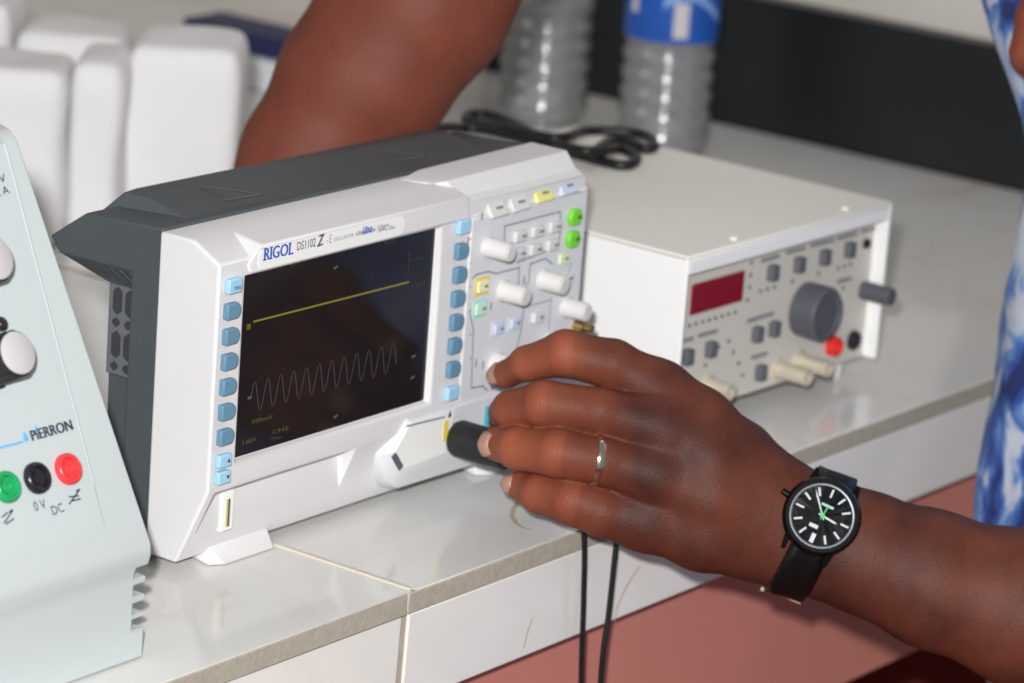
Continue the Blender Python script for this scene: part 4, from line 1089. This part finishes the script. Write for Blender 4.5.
# ================================================================== black plug and its leads
pg = thing('test_lead_plug', (0.1728, ypd-0.02, 0.0318), 'black coaxial plug on the yellow input with two thin black leads', 'plug')
pc = np.array([0.1728, ypd-0.0015, 0.0318])
obj('plug_body', MB().lathe([(0.0082, 0), (0.0091, 0.0015), (0.0091, 0.020), (0.0086, 0.0215), (0.0086, 0.030), (0.0070, 0.0315), (0.0058, 0.032)], pc, NF, 40, flute=(0.03, 0.0083, 20)), M_RUBBER, pg, smooth=40)
obj('plug_boot', MB().lathe([(0.0062, 0.031), (0.0060, 0.046), (0.0042, 0.050), (0.0038, 0.060)], pc, NF, 24), M_RUBBER, pg, smooth=40)
tip = pc+NF*0.058
def curve_pts(ctrl, n=14):
    out = []; C_ = [np.asarray(c_, float) for c_ in ctrl]; C_ = [2*C_[0]-C_[1]]+C_+[2*C_[-1]-C_[-2]]
    for i in range(1, len(C_)-2):
        for k in range(n):
            t = k/n; p0_, p1_, p2_, p3_ = C_[i-1:i+3]
            out.append(0.5*((2*p1_)+(-p0_+p2_)*t+(2*p0_-5*p1_+4*p2_-p3_)*t*t+(-p0_+3*p1_-3*p2_+p3_)*t**3))
    out.append(C_[-2]); return out
def W_(x, y, Y): return P(x, y, 1, Y)
for pl in ([(583.5, 528, -0.094), (583.5, 600, -0.094), (581, 690, -0.094), (580, 900, -0.096), (585, 1150, -0.10)],
           [(621, 505, -0.096), (616, 545, -0.098), (609, 610, -0.098), (600, 690, -0.098), (592, 900, -0.098), (588, 1150, -0.10)]):
    ctrl = [tip+np.array([0, 0.004, 0]), tip+np.array([0.006, -0.006, 0.0])]+[W_(*q_) for q_ in pl]
    obj('lead', MB().tube(curve_pts(ctrl), 0.00135, 10), M_CABLE, pg, smooth=60)

# ================================================================== cable lying behind the oscilloscope
zc = ZT+0.0026
def Z_(x, y, z=zc): return P(x, y, 2, z)
zh = zc+0.0048
cab = curve_pts([Z_(428, 132, 0.108), Z_(445, 127.5, 0.106), Z_(462, 128), Z_(485, 129.5), Z_(515, 137), Z_(548, 147), Z_(582, 156), Z_(616, 164.5), Z_(632, 164), Z_(636, 156.5), Z_(619, 149), Z_(598, 151, zh), Z_(574, 149, zh), Z_(543, 139, zc+0.002),
                 Z_(510, 122.5), Z_(486, 114.5), Z_(469, 114.5), Z_(466.5, 121), Z_(478, 124), Z_(510, 129, zc+0.003), Z_(545, 137, zh), Z_(566, 137, zh), Z_(583, 131.5), Z_(615, 131), Z_(644, 135), Z_(655, 145), Z_(645, 149), Z_(627, 140.5), Z_(610, 141), Z_(598, 149, zh+0.003), Z_(590, 158, zh)], 10)
co = obj('looped_cable', MB().tube(cab, 0.0029, 10), M_CABLE, None, smooth=60)
tag(co, 'black cable looped loosely on the function generator top', 'cable')

# ================================================================== water bottles
def bottle(px, py, labelled, lab_txt):
    b_ = P(px, py, 2, 0.0)
    t = thing('water_bottle', (b_[0], b_[1], 0.0), lab_txt, 'bottle', 'water bottles by the black upstand')
    pr = [(0.004, 0.004), (0.020, 0.0015), (0.027, 0.002), (0.0305, 0.007)]
    z = 0.010
    for k in range(5):
        pr += [(0.0312, z), (0.0312, z+0.006), (0.0288, z+0.009), (0.0288, z+0.0105)]; z += 0.0135
    pr += [(0.0315, z), (0.0318, z+0.010), (0.0310, z+0.012), (0.0310, z+0.062), (0.0318, z+0.064), (0.031, z+0.070), (0.026, z+0.088), (0.016, z+0.108), (0.0125, z+0.114), (0.0125, z+0.128)]
    o = obj('bottle_shell', MB().lathe(pr, (b_[0], b_[1], 0.0), (0, 0, 1.0), 40, caps=False), M_PET, t, smooth=50)
    obj('bottle_cap', MB().lathe([(0.0148, z+0.118), (0.0148, z+0.134), (0.0140, z+0.136)], (b_[0], b_[1], 0), (0, 0, 1.0), 36), mat('blue_cap', (40, 90, 190), 0.4), t, smooth=40)
    if labelled:
        lb = obj('bottle_label', MB().lathe([(0.0318, z+0.002), (0.0320, z+0.003), (0.0320, z+0.060), (0.0318, z+0.061)], (b_[0], b_[1], 0), (0, 0, 1.0), 40, caps=False), M_BLUELB, t, smooth=50)
        toc = np.array([CAM[0]-b_[0], CAM[1]-b_[1]]); a0 = math.atan2(toc[1], toc[0])
        for (da, w_, z0, z1) in ((0.20, 0.16, 0.006, 0.030), (-0.9, 0.10, 0.02, 0.05)):
            rows = [[(b_[0]+0.0323*math.cos(a0+da+w_*s_), b_[1]+0.0323*math.sin(a0+da+w_*s_), z+zz) for s_ in np.linspace(-1, 1, 7)] for zz in (z0, z1)]
            obj('label_print', MB().grid(rows), M_LBLB, lb, smooth=60)
        rows = [[(b_[0]+0.0324*math.cos(a), b_[1]+0.0324*math.sin(a), z+0.026+0.012*math.cos(2.2*(a-a0-0.3))-0.006+hh) for a in np.linspace(a0-0.2, a0+1.2, 20)] for hh in (0, 0.006)]
        obj('label_swoosh', MB().grid(rows), mat('light_blue_label', (130, 170, 226), 0.4), lb, smooth=60)
    return t
bottle(661, 150, True, 'clear ribbed water bottle with bright blue label by black upstand')
bottle(541, 118, False, 'clear ribbed water bottle without visible label beside the raised arm')

# ================================================================== foam blocks, navy book and papers behind
def foam(name, corners, z0, z1, label, jitter):
    """rounded packing block with a dented surface"""
    bm = bmesh.new()
    (x, y, a, w, d) = corners
    bmesh.ops.create_cube(bm, size=1.0)
    bmesh.ops.subdivide_edges(bm, edges=bm.edges, cuts=9, use_grid_fill=True)
    h = z1-z0; hd_ = np.array([w/2, d/2, h/2]); R0 = 0.010
    for v in bm.verts:
        p = np.array(v.co)*2*hd_
        core = np.clip(p, -(hd_-R0), hd_-R0); q_ = p-core; l = np.linalg.norm(q_)
        if l > R0: p = core+q_/l*R0
        k_ = 70.0
        dn = jitter*0.1*(math.sin(k_*p[0]+40*p[2]+x*90)+math.sin(55*p[1]-k_*p[2]+y*70)+0.8*math.sin(110*p[0]-60*p[1]+90*p[2]+x*50))
        v.co = (p[0]*(1+dn/w*1.2), p[1]*(1+dn/d*1.2), p[2]*(1+dn/h)+h/2)
    me = bpy.data.meshes.new(name); bm.to_mesh(me); bm.free()
    zmin = min(v.co.z for v in me.vertices)
    for v in me.vertices: v.co.z -= zmin
    me.materials.append(M_FOAM); me.polygons.foreach_set('use_smooth', [True]*len(me.polygons))
    o = bpy.data.objects.new(name, me); COL.objects.link(o); o.location = (x, y, z0); o.rotation_euler = (0, 0, R_(a))
    md = o.modifiers.new('subd', 'SUBSURF'); md.levels = 1; md.render_levels = 1
    tag(o, label, 'foam block', 'white foam packing behind the instruments')
    return o
def fb(px, py, dep): return D(px, py, dep)
# each block stands on the counter; width and height follow from its distance
for (xc, ytop, wpx, dep, dp, lb) in ((15, 58, 121, 2.22, 0.075, 'broad white foam block nearest the left edge of the picture'),
                                 (104, 54, 55, 2.235, 0.075, 'narrow white foam block between the two broad ones'),
                                 (189.5, 38, 114, 2.27, 0.075, 'widest white foam block beside the raised arm'),
                                 (78, 26, 110, 2.36, 0.075, 'white foam block half hidden behind the narrow one'),
                                 (-22, -6, 84, 2.36, 0.075, 'tallest white foam block in the upper left corner')):
    c_ = D(xc, ytop, dep); foam('foam_block', (c_[0], c_[1], -54.1, wpx*dep/FPX, dp), 0.0, c_[2], lb, 0.012)
bkc = P(266, 29, 2, 0.0375); ox, oy = bkc[0]-0.904, bkc[1]-0.725
bk = thing('notebook', (0.905+ox, 0.74+oy, 0.022), 'navy blue book lying on a pale box by the wall', 'book')
bx = obj('paper_box', MB().add([(0.905+ox+0.030*sx, 0.725+oy+0.075*sy, z) for z in (0.0, 0.022) for sx, sy in ((-1,-1),(1,-1),(1,1),(-1,1))], [(0,3,2,1),(4,5,6,7),(0,1,5,4),(1,2,6,5),(2,3,7,6),(3,0,4,7)]), M_PAPER, None, 0.002)
tag(bx, 'flat pale box under the navy book', 'box')
bx0, by0 = 0.905+ox, 0.725+oy
obj('page_block', MB().box(bx0-0.018, bx0+0.018, by0-0.062, by0+0.058, 0.0225, 0.0345), mat('navy_page_edge', (58, 60, 96), 0.7), bk, 0.0008)
obj('cover', MB().box(bx0-0.020, bx0+0.020, by0-0.065, by0+0.060, 0.0345, 0.0375), M_NAVY, bk, 0.0008)
obj('spine', MB().box(bx0-0.0215, bx0-0.018, by0-0.065, by0+0.060, 0.0222, 0.0375), M_NAVY, bk, 0.0008)

# ================================================================== second arm behind the oscilloscope
A2D = 1.985
HO2 = D(512, 341.5, A2D); R2 = A2D/FPX
def H2(px, py, dz):
    d = A2D+dz; return np.array([(px-CX)/FPX*d, (py-CY)/FPX*d, dz])
def h2w2(v): return HO2+np.asarray(v)@HB
def chain2(js): return [(H2(*js[i][:3]), H2(*js[i+1][:3]), js[i][3]*R2, js[i+1][3]*R2) for i in range(len(js)-1)]
arm2 = chain2([(285, 205, 0.0, 46), (312, 155, 0.0, 52), (362, 78, 0.0, 66), (414, 0, 0.0, 74), (470, -90, 0.01, 76), (540, -200, 0.02, 72), (600, -300, 0.03, 76)])
arm2 += chain2([(600, -300, 0.03, 76), (720, -420, 0.10, 84)])
arm2 += chain2([(270, 205, 0.0, 46), (296, 155, 0.0, 54), (346, 78, 0.0, 66), (398, 0, 0.0, 74), (460, -90, 0.01, 76)])
arm2 += chain2([(300, 205, 0.0, 46), (330, 155, 0.0, 52), (382, 84, 0.0, 66), (430, 6, 0.0, 78), (480, -90, 0.01, 78)])
hand2 = chain2([(285, 205, 0.0, 46), (268, 235, 0.0, 44), (250, 270, 0.004, 36)])
hand2 += chain2([(300, 205, 0.0, 42), (292, 235, 0.0, 42), (276, 270, 0.004, 36)])
f2 = [chain2([(235+16*i, 270, 0.004, 19), (222+15*i, 305-3*abs(i-1), 0.006, 17), (218+14*i, 330-4*abs(i-1), 0.016, 13)]) for i in range(4)]
f2.append(chain2([(300, 240, 0.01, 24), (322, 290, 0.016, 19), (318, 325, 0.020, 15)]))
def gx(px): return (px-CX)*R2
def gy(py): return (py-CY)*R2
U2 = axis_coords([(gx(150), gx(820), 0.0034)]); V2 = axis_coords([(gy(-540), gy(420), 0.0034)]); W2 = axis_coords([(-0.05, 0.16, 0.0034)])
Fb = limb_grid(U2, V2, W2, f2, arm2+hand2, 0.006, 0.010, 0.003)
v2, q2 = surface_nets(Fb, U2, V2, W2); v2 = relax(v2, q2, 2, 0.4)
p2 = thing('person', tuple(h2w2(H2(285, 330, 0.0))*np.array([1, 1, 0])), 'person with a bare arm reaching down behind the oscilloscope', 'person')
link('body', limb_mesh('body', v2, q2, M_SKIN2, np.full(len(v2), 0.45), h2w2), p2)
